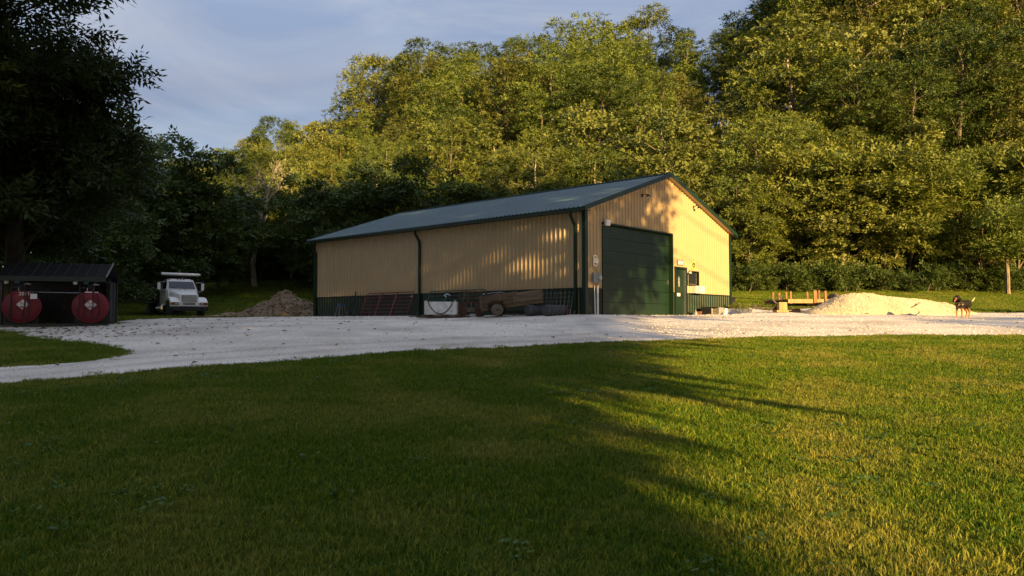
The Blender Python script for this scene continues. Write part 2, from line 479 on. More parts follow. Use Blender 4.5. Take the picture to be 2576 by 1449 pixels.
# --- ground material: mown lawn, leaf litter under the woods
def ground_mat():
    m, N, L, out = newmat('ground')
    b = N.new('ShaderNodeBsdfPrincipled'); b.inputs['Roughness'].default_value = 0.95; b.inputs['Specular IOR Level'].default_value = 0.1
    L.new(b.outputs[0], out.inputs[0])
    g = N.new('ShaderNodeNewGeometry')
    n1 = N.new('ShaderNodeTexNoise'); n1.inputs['Scale'].default_value = 0.55; n1.inputs['Detail'].default_value = 7; n1.inputs['Roughness'].default_value = 0.65
    n2 = N.new('ShaderNodeTexNoise'); n2.inputs['Scale'].default_value = 14; n2.inputs['Detail'].default_value = 5; n2.inputs['Roughness'].default_value = 0.7
    for n in (n1, n2): L.new(g.outputs['Position'], n.inputs['Vector'])
    r1 = N.new('ShaderNodeValToRGB')
    r1.color_ramp.elements[0].position = 0.35; r1.color_ramp.elements[0].color = (0.024, 0.066, 0.004, 1)
    r1.color_ramp.elements[1].position = 0.70; r1.color_ramp.elements[1].color = (0.150, 0.158, 0.022, 1)
    L.new(n1.outputs['Fac'], r1.inputs['Fac'])
    r2 = N.new('ShaderNodeValToRGB')
    r2.color_ramp.elements[0].position = 0.3; r2.color_ramp.elements[0].color = (0.45, 0.45, 0.4, 1)
    r2.color_ramp.elements[1].position = 0.7; r2.color_ramp.elements[1].color = (1.3, 1.3, 1.25, 1)
    L.new(n2.outputs['Fac'], r2.inputs['Fac'])
    mu = N.new('ShaderNodeMixRGB'); mu.blend_type = 'MULTIPLY'; mu.inputs['Fac'].default_value = 1
    L.new(r1.outputs[0], mu.inputs['Color1']); L.new(r2.outputs[0], mu.inputs['Color2'])
    at_ = N.new('ShaderNodeAttribute'); at_.attribute_name = 'wood'
    mx = N.new('ShaderNodeMixRGB'); mx.inputs['Color2'].default_value = (0.030, 0.024, 0.014, 1)
    L.new(at_.outputs['Fac'], mx.inputs['Fac']); L.new(mu.outputs[0], mx.inputs['Color1'])
    ad = N.new('ShaderNodeAttribute'); ad.attribute_name = 'dirt'
    rd = N.new('ShaderNodeMath'); rd.operation = 'MULTIPLY_ADD'; rd.inputs[1].default_value = 1.6; rd.inputs[2].default_value = -0.6
    nd = N.new('ShaderNodeMath'); nd.operation = 'ADD'; nd.use_clamp = True
    L.new(n2.outputs['Fac'], rd.inputs[0]); L.new(rd.outputs[0], nd.inputs[0]); L.new(ad.outputs['Fac'], nd.inputs[1])
    ml = N.new('ShaderNodeMath'); ml.operation = 'MULTIPLY'; ml.use_clamp = True
    L.new(nd.outputs[0], ml.inputs[0]); L.new(ad.outputs['Fac'], ml.inputs[1])
    m3 = N.new('ShaderNodeMixRGB'); m3.inputs['Color2'].default_value = (0.215, 0.150, 0.090, 1)
    L.new(ml.outputs[0], m3.inputs['Fac']); L.new(mx.outputs[0], m3.inputs['Color1'])
    L.new(m3.outputs[0], b.inputs['Base Color'])
    bp = N.new('ShaderNodeBump'); bp.inputs['Strength'].default_value = 0.9; bp.inputs['Distance'].default_value = 0.05
    L.new(n2.outputs['Fac'], bp.inputs['Height']); L.new(bp.outputs[0], b.inputs['Normal'])
    return m

def dirt_mask(x, y):
    a = np.exp(-(((x + 16.2) / 4.2) ** 2 + ((y - 44.8) / 2.6) ** 2) * 1.3) * 1.6          # round the soil heap
    sd = gravel_sd(x, y)
    b = np.where((x > 13) & (y > 26), np.exp(-((sd + 0.5) / 0.9) ** 2) * 0.9, 0)          # bare strip behind the gravel
    c = np.where((x < -8) & (y < 21), np.exp(-((sd + 0.15) / 0.28) ** 2) * 0.55, 0)
    return np.clip(a + b + c, 0, 1)

M['ground'] = ground_mat()
gme = grid_mesh('ground', gxl, gyl, ground, M['ground'], attrs={'wood': lambda x, y: sstep(-3.0, 2.0, y - toe(x) + 1.2 * wob(x, y, 0.4)), 'dirt': dirt_mask})
tag(link_mesh('ground', gme), kind='structure')

# --- gravel sheet
def gravel_mat(name, c_lo, c_hi, warm=0.0):
    m, N, L, out = newmat(name)
    b = N.new('ShaderNodeBsdfPrincipled'); b.inputs['Roughness'].default_value = 0.9; b.inputs['Specular IOR Level'].default_value = 0.2
    L.new(b.outputs[0], out.inputs[0])
    g = N.new('ShaderNodeNewGeometry')
    vo = N.new('ShaderNodeTexVoronoi'); vo.inputs['Scale'].default_value = 40
    n1 = N.new('ShaderNodeTexNoise'); n1.inputs['Scale'].default_value = 0.5; n1.inputs['Detail'].default_value = 6
    n3 = N.new('ShaderNodeTexNoise'); n3.inputs['Scale'].default_value = 5.5; n3.inputs['Detail'].default_value = 6; n3.inputs['Roughness'].default_value = 0.75
    for n in (vo, n1, n3): L.new(g.outputs['Position'], n.inputs['Vector'])
    sp = N.new('ShaderNodeSeparateColor'); L.new(vo.outputs['Color'], sp.inputs[0])
    r1 = N.new('ShaderNodeValToRGB')
    r1.color_ramp.elements[0].position = 0.0; r1.color_ramp.elements[0].color = (*c_lo, 1)
    r1.color_ramp.elements[1].position = 0.75; r1.color_ramp.elements[1].color = (*c_hi, 1)
    L.new(sp.outputs[0], r1.inputs['Fac'])
    r2 = N.new('ShaderNodeValToRGB')
    r2.color_ramp.elements[0].position = 0.30; r2.color_ramp.elements[0].color = (0.66, 0.635, 0.60, 1)
    r2.color_ramp.elements[1].position = 0.60; r2.color_ramp.elements[1].color = (1.04, 1.03, 1.02, 1)
    L.new(n1.outputs['Fac'], r2.inputs['Fac'])
    mu = N.new('ShaderNodeMixRGB'); mu.blend_type = 'MULTIPLY'; mu.inputs['Fac'].default_value = 1
    L.new(r1.outputs[0], mu.inputs['Color1']); L.new(r2.outputs[0], mu.inputs['Color2'])
    # scattered leaves and soil between the stones
    r3 = N.new('ShaderNodeValToRGB')
    r3.color_ramp.elements[0].position = 0.645; r3.color_ramp.elements[0].color = (0, 0, 0, 1)
    r3.color_ramp.elements[1].position = 0.70; r3.color_ramp.elements[1].color = (0.75, 0.75, 0.75, 1)
    aw = N.new('ShaderNodeAttribute'); aw.attribute_name = 'weedy'
    ad = N.new('ShaderNodeMath'); ad.operation = 'MULTIPLY_ADD'; ad.inputs[1].default_value = 0.16
    L.new(aw.outputs['Fac'], ad.inputs[0]); L.new(n3.outputs['Fac'], ad.inputs[2])
    L.new(ad.outputs[0], r3.inputs['Fac'])
    mx = N.new('ShaderNodeMixRGB'); mx.inputs['Color2'].default_value = (0.13, 0.095, 0.055, 1)
    L.new(r3.outputs[0], mx.inputs['Fac']); L.new(mu.outputs[0], mx.inputs['Color1'])
    atr = N.new('ShaderNodeAttribute'); atr.attribute_name = 'track'
    tk = N.new('ShaderNodeMath'); tk.operation = 'MULTIPLY'; L.new(atr.outputs['Fac'], tk.inputs[0]); L.new(n3.outputs['Fac'], tk.inputs[1])
    mt = N.new('ShaderNodeMixRGB'); mt.blend_type = 'MULTIPLY'; mt.inputs['Color2'].default_value = (0.42, 0.42, 0.43, 1)
    L.new(tk.outputs[0], mt.inputs['Fac']); L.new(mx.outputs[0], mt.inputs['Color1'])
    L.new(mt.outputs[0], b.inputs['Base Color'])
    bp = N.new('ShaderNodeBump'); bp.inputs['Strength'].default_value = 0.5; bp.inputs['Distance'].default_value = 0.02
    L.new(vo.outputs['Distance'], bp.inputs['Height']); bp.invert = True
    L.new(bp.outputs[0], b.inputs['Normal'])
    return m

M['gravel'] = gravel_mat('gravel', (0.62, 0.56, 0.475), (0.76, 0.69, 0.59))
M['gravel_heap'] = gravel_mat('gravel_heap', (0.46, 0.385, 0.255), (0.64, 0.55, 0.38))

def gravel_z(x, y): return ground(x, y) + np.clip(gravel_sd(x, y) * 0.12, -0.08, 0.022)
def weedy(x, y): return np.clip(np.exp(-(((x + 13.2) / 4.2) ** 2 + ((y - 19.5) / 4.5) ** 2)) * 0.85, 0, 1)
def track(x, y):
    """worn wheel lanes: along the drive and turning in to the big door"""
    fx = np.interp(x, np.array(_front)[:, 0], np.array(_front)[:, 1]); d_ = y - fx + 0.25 * np.sin(x * 0.35)
    t_ = sum(np.exp(-((d_ - o) / 0.28) ** 2) for o in (1.3, 2.95)) * np.clip(1.1 - np.abs(x + 4) / 22, 0, 1)
    u = x - 3.2 - 0.035 * (y - 17) ** 1.9 * 0.12 * np.where(y > 17, 1, 0)
    u = np.nan_to_num(u)
    t_ = t_ + sum(np.exp(-((u - o) / 0.26) ** 2) for o in (-0.9, 0.85)) * sstep(18, 21, y) * 0.8
    return np.clip(t_, 0, 1)
gv = grid_mesh('gravel_yard', lines(-26.0, 34.0, GS, 60.0), np.arange(-2.0, 50.0, GS), gravel_z, M['gravel'], keep=lambda x, y: gravel_sd(x, y) > -0.6, attrs={'weedy': weedy, 'track': track})
tag(link_mesh('gravel_yard', gv), kind='structure')

# ------------------------------------------------------------------ scattering (grass blades, stones)
def scatter(name, surf, sources, label, cat, scale=(0.7, 1.3), seed=1, tilt=0.15, mul=1.0):
    """object whose surface carries a per-point density 'dens'; small meshes stand on it"""
    src = bpy.data.collections.new(name + '_kinds')
    for i, me in enumerate(sources):
        o = bpy.data.objects.new(name + '_kind', me); src.objects.link(o)
    ng = bpy.data.node_groups.new(name, 'GeometryNodeTree')
    ng.interface.new_socket('Geometry', in_out='INPUT', socket_type='NodeSocketGeometry')
    ng.interface.new_socket('Geometry', in_out='OUTPUT', socket_type='NodeSocketGeometry')
    N, L = ng.nodes, ng.links
    gi, go = N.new('NodeGroupInput'), N.new('NodeGroupOutput')
    dp = N.new('GeometryNodeDistributePointsOnFaces'); dp.inputs['Seed'].default_value = seed
    na = N.new('GeometryNodeInputNamedAttribute'); na.data_type = 'FLOAT'; na.inputs['Name'].default_value = 'dens'
    mu = N.new('ShaderNodeMath'); mu.operation = 'MULTIPLY'; mu.inputs[1].default_value = mul
    L.new(na.outputs['Attribute'], mu.inputs[0])
    L.new(gi.outputs[0], dp.inputs['Mesh']); L.new(mu.outputs[0], dp.inputs['Density'])
    ci = N.new('GeometryNodeCollectionInfo'); ci.inputs['Collection'].default_value = src
    ci.inputs['Separate Children'].default_value = True; ci.inputs['Reset Children'].default_value = True
    ip = N.new('GeometryNodeInstanceOnPoints'); ip.inputs['Pick Instance'].default_value = True
    ri = N.new('FunctionNodeRandomValue'); ri.data_type = 'INT'
    ri.inputs['Min'].default_value, ri.inputs['Max'].default_value = 0, len(sources) - 1
    for s in ri.inputs:
        if s.type == 'INT' and s.name == 'Min': s.default_value = 0
        if s.type == 'INT' and s.name == 'Max': s.default_value = len(sources) - 1
    rr = N.new('FunctionNodeRandomValue'); rr.data_type = 'FLOAT_VECTOR'
    rr.inputs['Min'].default_value = (-tilt, -tilt, 0); rr.inputs['Max'].default_value = (tilt, tilt, 6.283)
    rs = N.new('FunctionNodeRandomValue'); rs.data_type = 'FLOAT'
    for s in rs.inputs:
        if s.type == 'VALUE' and s.name == 'Min': s.default_value = scale[0]
        if s.type == 'VALUE' and s.name == 'Max': s.default_value = scale[1]
    ns = N.new('GeometryNodeInputNamedAttribute'); ns.data_type = 'FLOAT'; ns.inputs['Name'].default_value = 'size'
    ms = N.new('ShaderNodeMath'); ms.operation = 'MULTIPLY'
    outs = [s for s in rs.outputs if s.type == 'VALUE'][0]
    L.new(outs, ms.inputs[0]); L.new(ns.outputs['Attribute'], ms.inputs[1])
    L.new(dp.outputs['Points'], ip.inputs['Points']); L.new(ci.outputs[0], ip.inputs['Instance'])
    L.new([s for s in ri.outputs if s.type == 'INT'][0], ip.inputs['Instance Index'])
    L.new([s for s in rr.outputs if s.type == 'VECTOR'][0], ip.inputs['Rotation']); L.new(ms.outputs[0], ip.inputs['Scale'])
    L.new(ip.outputs[0], go.inputs[0])
    o = link_mesh(name, surf)
    md = o.modifiers.new('scatter', 'NODES'); md.node_group = ng
    return tag(o, label, cat, kind='stuff')

def blade_mat(name, ca, cb, dry):
    """blade colour: blade by blade, plus broad patches of greener and drier turf"""
    m, N, L, out = newmat(name)
    at_ = N.new('ShaderNodeAttribute'); at_.attribute_name = 'rnd'
    g = N.new('ShaderNodeNewGeometry')
    n1 = N.new('ShaderNodeTexNoise'); n1.inputs['Scale'].default_value = 0.75; n1.inputs['Detail'].default_value = 5; n1.inputs['Roughness'].default_value = 0.6
    L.new(g.outputs['Position'], n1.inputs['Vector'])
    mix = N.new('ShaderNodeMixRGB'); mix.inputs['Color1'].default_value = (*ca, 1); mix.inputs['Color2'].default_value = (*cb, 1)
    L.new(at_.outputs['Fac'], mix.inputs['Fac'])
    mm = N.new('ShaderNodeMath'); mm.operation = 'MULTIPLY'
    rp = N.new('ShaderNodeMapRange'); rp.inputs['From Min'].default_value = 0.45; rp.inputs['From Max'].default_value = 0.82
    L.new(n1.outputs['Fac'], rp.inputs['Value']); L.new(rp.outputs[0], mm.inputs[0])
    pw = N.new('ShaderNodeMath'); pw.operation = 'MULTIPLY_ADD'; pw.inputs[1].default_value = 0.9; pw.inputs[2].default_value = 0.25; pw.use_clamp = True
    L.new(at_.outputs['Fac'], pw.inputs[0]); L.new(pw.outputs[0], mm.inputs[1])
    m2 = N.new('ShaderNodeMixRGB'); m2.inputs['Color2'].default_value = (*dry, 1)
    L.new(mm.outputs[0], m2.inputs['Fac']); L.new(mix.outputs[0], m2.inputs['Color1'])
    b = N.new('ShaderNodeBsdfPrincipled'); b.inputs['Roughness'].default_value = 0.6; b.inputs['Specular IOR Level'].default_value = 0.2
    t = N.new('ShaderNodeBsdfTranslucent')
    L.new(m2.outputs[0], b.inputs['Base Color']); L.new(m2.outputs[0], t.inputs['Color'])
    ms = N.new('ShaderNodeMixShader'); ms.inputs['Fac'].default_value = 0.3
    L.new(b.outputs[0], ms.inputs[1]); L.new(t.outputs[0], ms.inputs[2]); L.new(ms.outputs[0], out.inputs[0])
    return m

M['blade'] = blade_mat('blade', (0.021, 0.090, 0.003), (0.218, 0.250, 0.016), (0.450, 0.355, 0.082))
M['weed_leaf'] = leaf_mat('weed_leaf', (0.040, 0.095, 0.014), (0.085, 0.150, 0.024), trans=0.25)

def tuft(seed, n=56, rad=0.10, h=(0.018, 0.046), w=(0.0020, 0.0042), lean=0.6):
    rg = np.random.default_rng(seed)
    V, Q, A = [], [], []
    for k in range(n):
        a = rg.uniform(0, 6.283); r = rad * math.sqrt(rg.uniform())
        bx, by = r * math.cos(a), r * math.sin(a)
        hh = rg.uniform(*h); ww = rg.uniform(*w); d = rg.uniform(0, 6.283); ln = hh * lean * rg.uniform(0.2, 1.5)
        dx, dy = math.cos(d) * ln, math.sin(d) * ln
        f = rg.uniform(0, 6.283); sx, sy = math.cos(f) * ww, math.sin(f) * ww
        b = len(V)
        V += [(bx - sx, by - sy, -0.01), (bx + sx, by + sy, -0.01),
              (bx + sx * .8 + dx * .35, by + sy * .8 + dy * .35, hh * .6), (bx - sx * .8 + dx * .35, by - sy * .8 + dy * .35, hh * .6),
              (bx + sx * .15 + dx, by + sy * .15 + dy, hh), (bx - sx * .15 + dx, by - sy * .15 + dy, hh)]
        Q += [(b, b + 1, b + 2, b + 3), (b + 3, b + 2, b + 4, b + 5)]
        c = rg.uniform() ** 1.3
        A += [c, c]
    return np_mesh('grass_tuft', np.array(V), np.array(Q), M['blade'], A)

def clover(seed):
    rg = np.random.default_rng(seed); V, Q, A = [], [], []
    for k in range(9):
        a = rg.uniform(0, 6.283); r = 0.11 * math.sqrt(rg.uniform()); c = Vector((r * math.cos(a), r * math.sin(a), rg.uniform(0.04, 0.075)))
        t = Vector((rg.normal() * .35, rg.normal() * .35, 1)).normalized(); u = t.orthogonal().normalized(); s = t.cross(u); L_ = rg.uniform(0.018, 0.034)
        ang = rg.uniform(0, 6.28); u, s = u * math.cos(ang) + s * math.sin(ang), s * math.cos(ang) - u * math.sin(ang)
        b = len(V)
        V += [c - u * L_, c + s * L_ * .7, c + u * L_, c - s * L_ * .7]; Q.append((b, b + 1, b + 2, b + 3)); A.append(rg.uniform())
    return np_mesh('weed_leaves', np.array([tuple(v) for v in V]), np.array(Q), M['weed_leaf'], A)

TUFTS = [tuft(s) for s in range(9)] + [tuft(20 + s, n=50, h=(0.015, 0.035), lean=1.2) for s in range(4)]
FAR_TUFTS = [tuft(40 + s, n=60, rad=0.26, h=(0.05, 0.11), w=(0.009, 0.016)) for s in range(5)]

def lawn_strip(name, xs, y0fn, y1fn, nt, dens, size, push=1.0):
    T = np.linspace(0, 1, nt) ** push
    X = np.repeat(xs[None, :], nt, 0)
    Y0, Y1 = y0fn(xs), y1fn(xs)
    Y = Y0[None, :] + (Y1 - Y0)[None, :] * T[:, None]
    Z = ground(X, Y) + 0.004
    i = np.arange(X.size).reshape(X.shape)
    Q = np.stack([i[:-1, :-1], i[:-1, 1:], i[1:, 1:], i[1:, :-1]], -1).reshape(-1, 4)
    V = np.stack([X.ravel(), Y.ravel(), Z.ravel()], 1)
    me = np_mesh(name, V, Q, M['ground'])
    for an, fn in (('dens', dens), ('size', size)):
        a = me.attributes.new(an, 'FLOAT', 'POINT'); a.data.foreach_set('value', np.asarray(fn(V[:, 0], V[:, 1]), dtype=np.float32))
    return me

_fa = np.array(_front)
def front_y(x): return np.interp(x, _fa[:, 0], _fa[:, 1])
xs = np.arange(-9.5, 16.0, 0.25)
def _y1(x): return front_y(x) - 0.02 + 0.09 * wob(x, front_y(x))
def _y0(x): return np.minimum(np.maximum(2.6, np.abs(x) / 0.70 - 0.9), _y1(x) - 0.02)
me = lawn_strip('lawn_grass', xs, _y0, _y1, 60, lambda x, y: 230 - 8.0 * np.clip(y, 3, 19), lambda x, y: 0.85 + 0.022 * y, 1.3)
scatter('lawn_grass', me, TUFTS, 'mown grass blades of the wide front lawn', 'grass', seed=3)
me = lawn_strip('lawn_weeds', xs, _y0, _y1, 60, lambda x, y: 9.0 * np.clip(wob(x * .5, y * .5) * 1.6 - 0.35, 0.06, 1), lambda x, y: 0.75 + 0 * x, 1.3)
scatter('lawn_weeds', me, [clover(s) for s in range(5)], 'clover and plantain leaves scattered in the front lawn', 'weeds', seed=5)
# long fringe where the lawn meets the stones
me = lawn_strip('lawn_fringe', xs, lambda x: _y1(x) - 0.22, lambda x: _y1(x) + 0.05, 3, lambda x, y: 60 + 0 * x, lambda x, y: 1.5 + 0 * x)
scatter('lawn_fringe', me, TUFTS, 'longer grass fringe along the gravel edge', 'grass', seed=6)

# grass island between drive and fuel tanks, grass behind the yard, bank behind the truck
def patch(name, label, xs, ys, cond, dens, size, seed, kinds):
    X, Y = np.meshgrid(xs, ys)
    me = grid_mesh(name, xs, ys, lambda x, y: ground(x, y) + 0.003, M['ground'], keep=cond,
                   attrs={'dens': lambda x, y: np.where(cond(x, y), dens(x, y), 0), 'size': size})
    return scatter(name, me, kinds, label, 'grass', seed=seed)
def _infr(x, y): return np.abs(x) < 0.70 * y + 1.0
patch('island_grass', 'short grass on the tongue of turf left of the drive', np.arange(-16, -5, 0.2), np.arange(11, 23, 0.2),
      lambda x, y: (gravel_sd(x, y) < -0.02) & _infr(x, y) & (y > front_y(x) + 0.8) & (x < -6.5), lambda x, y: 85 + 0 * x, lambda x, y: 1.15 + 0 * x, 8, TUFTS)
patch('back_lawn_grass', 'sunlit grass between the gravel and the tree line', np.arange(9.0, 44, 0.5), np.arange(28, 58, 0.5),
      lambda x, y: (gravel_sd(x, y) < -0.25) & (y < toe(x) + 1) & _infr(x, y) & (y > 30), lambda x, y: 40 * (1 - 0.8 * np.clip(dirt_mask(x, y) * 1.6, 0, 1)), lambda x, y: 0.8 + 0 * x, 9, FAR_TUFTS)
patch('bank_grass', 'shaded grass bank behind the dump truck', np.arange(-42, -8.0, 0.5), np.arange(24, 78, 0.5),
      lambda x, y: (gravel_sd(x, y) < -0.1) & (y < toe(x)) & _infr(x, y) & ((y > 40) | (x < -14.5)) & (y > 22), lambda x, y: 8 * (1 - 0.9 * np.clip(dirt_mask(x, y) * 1.6, 0, 1)), lambda x, y: 0.9 + 0 * x, 10, FAR_TUFTS)

patch('verge_tufts', 'straggling grass tufts creeping into the gravel edges', np.arange(-17, 20, 0.2), np.arange(10, 26, 0.2),
      lambda x, y: (gravel_sd(x, y) > -0.05) & (gravel_sd(x, y) < 0.7) & _infr(x, y), lambda x, y: 26 * np.clip(1 - gravel_sd(x, y) / 0.55, 0, 1) ** 3 + 0.25, lambda x, y: 1.2 + 0 * x, 11, TUFTS)
# loose stones
def stone(seed, mat):
    rg = np.random.default_rng(seed); b = bmesh.new(); bmesh.ops.create_icosphere(b, subdivisions=1, radius=1.0)
    for v in b.verts: v.co = Vector((v.co.x * rg.uniform(.8, 1.2), v.co.y * rg.uniform(.7, 1.1), v.co.z * rg.uniform(.45, .7)))
    me = bpy.data.meshes.new('stone'); b.to_mesh(me); b.free(); me.materials.append(mat)
    return me
def stone_mat(name, c1, c2):
    m, N, L, out = newmat(name)
    b = N.new('ShaderNodeBsdfPrincipled'); b.inputs['Roughness'].default_value = 0.9; b.inputs['Specular IOR Level'].default_value = 0.2
    oi = N.new('ShaderNodeObjectInfo'); mx = N.new('ShaderNodeMixRGB'); mx.inputs['Color1'].default_value = (*c1, 1); mx.inputs['Color2'].default_value = (*c2, 1)
    L.new(oi.outputs['Random'], mx.inputs['Fac']); L.new(mx.outputs[0], b.inputs['Base Color']); L.new(b.outputs[0], out.inputs[0])
    return m
M['stone'] = stone_mat('stone', (0.56, 0.505, 0.43), (0.78, 0.71, 0.605))
STONES = [stone(s, M['stone']) for s in range(6)]
gs = grid_mesh('gravel_stones', np.arange(-18, 30, 0.8), np.arange(9, 44, 0.8), lambda x, y: gravel_z(x, y), M['gravel'], keep=lambda x, y: (gravel_sd(x, y) > 0.1) & _infr(x, y),
               attrs={'dens': lambda x, y: np.where(gravel_sd(x, y) > -0.05, np.clip(220 - 9 * y, 8, 110), 0), 'size': lambda x, y: 0.010 + 0.0004 * y})
scatter('gravel_stones', gs, STONES, 'loose pale limestone chips lying over the gravel yard', 'gravel', scale=(0.5, 1.5), seed=12, tilt=0.5)
M['brown_leaf'] = leaf_mat('brown_leaf', (0.09, 0.06, 0.03), (0.20, 0.13, 0.06), trans=0.1)
def dead_leaf(seed):
    rg = np.random.default_rng(seed); L_ = rg.uniform(.04, .07)
    V = [(-L_, 0, 0.012), (0, L_ * .45, rg.uniform(.01, .04)), (L_, 0, 0.015), (0, -L_ * .45, rg.uniform(.01, .04))]
    return np_mesh('dead_leaf', np.array(V), np.array([(0, 1, 2, 3)]), M['brown_leaf'], [rg.uniform()])
gs2 = grid_mesh('fallen_leaves', np.arange(-18, 22, 0.8), np.arange(9, 40, 0.8), lambda x, y: gravel_z(x, y) + 0.006, M['gravel'], keep=lambda x, y: (gravel_sd(x, y) > 0.1) & _infr(x, y),
                attrs={'dens': lambda x, y: np.where(gravel_sd(x, y) > 0, 0.5 + 28 * weedy(x, y) ** 1.5, 0), 'size': lambda x, y: 1.0 + 0 * x})
scatter('fallen_leaves', gs2, [dead_leaf(s) for s in range(5)], 'brown fallen leaves strewn on the gravel near the fuel tanks', 'leaves', seed=14)
# ------------------------------------------------------------------ trees
def leaves(rg, centers, radii, axis_xy, n_twig, per_twig, llen, aspect, droop, flat=0.62, density_var=0.5):
    """sprays of leaves round the cluster centres; returns verts, quads, per-leaf random"""
    C = np.asarray(centers); Rr = np.asarray(radii)
    cnt = np.maximum(3, (n_twig * (Rr / Rr.mean()) ** 2 * rg.uniform(1 - density_var, 1 + density_var, len(C)))).astype(int)
    idx = np.repeat(np.arange(len(C)), cnt)
    n = len(idx)
    d = rg.normal(size=(n, 3)); d /= np.linalg.norm(d, axis=1)[:, None]
    d[:, 2] = np.where(d[:, 2] < -0.25, -d[:, 2] * 0.6, d[:, 2])
    rad = Rr[idx] * rg.uniform(0.45, 1.0, n) ** 0.6
    base = C[idx] + d * rad[:, None] * np.array([1, 1, flat])
    out = base.copy(); out[:, :2] -= axis_xy; out[:, 2] = 0
    out /= np.linalg.norm(out, axis=1)[:, None] + 1e-6
    td = d * 0.8 + out * 0.45 + rg.normal(size=(n, 3)) * 0.35; td[:, 2] -= droop
    td /= np.linalg.norm(td, axis=1)[:, None]
    tl = llen * per_twig * 0.34
    up = np.array([0, 0, 0.55]) + d * 0.95 + rg.normal(size=(n, 3)) * 0.38 + out * 0.25
    side = np.cross(td, up); side /= np.linalg.norm(side, axis=1)[:, None] + 1e-6
    nrm = np.cross(side, td)
    twr = rg.uniform(0, 1, n)
    clr = rg.uniform(0, 1, len(C))
    V, A = [], []
    for k in range(per_twig):
        s = 1 if k % 2 else -1
        f = (k + 0.5) / per_twig
        p = base + td * (tl * f)[..., None] if np.ndim(tl) else base + td * (tl * f)
        ld = td * 0.55 + side * (s * 0.85) + rg.normal(size=(n, 3)) * 0.25; ld[:, 2] -= droop * 0.5
        if k == per_twig - 1: ld = td + rg.normal(size=(n, 3)) * 0.2
        ld /= np.linalg.norm(ld, axis=1)[:, None]
        nn = nrm + rg.normal(size=(n, 3)) * 0.35
        ls = np.cross(ld, nn); ls /= np.linalg.norm(ls, axis=1)[:, None] + 1e-6
        ll = (llen * rg.uniform(0.7, 1.25, n))[:, None]
        w = ll * aspect * 0.5
        V.append(np.stack([p, p + ld * ll * 0.45 + ls * w, p + ld * ll, p + ld * ll * 0.45 - ls * w], 1))
        A.append(np.clip(0.35 * twr + 0.35 * clr[idx] + 0.3 * rg.uniform(0, 1, n), 0, 1))
    V = np.concatenate(V, 0); A = np.concatenate(A)
    Q = np.arange(len(V) * 4).reshape(-1, 4)
    return V.reshape(-1, 3), Q, A

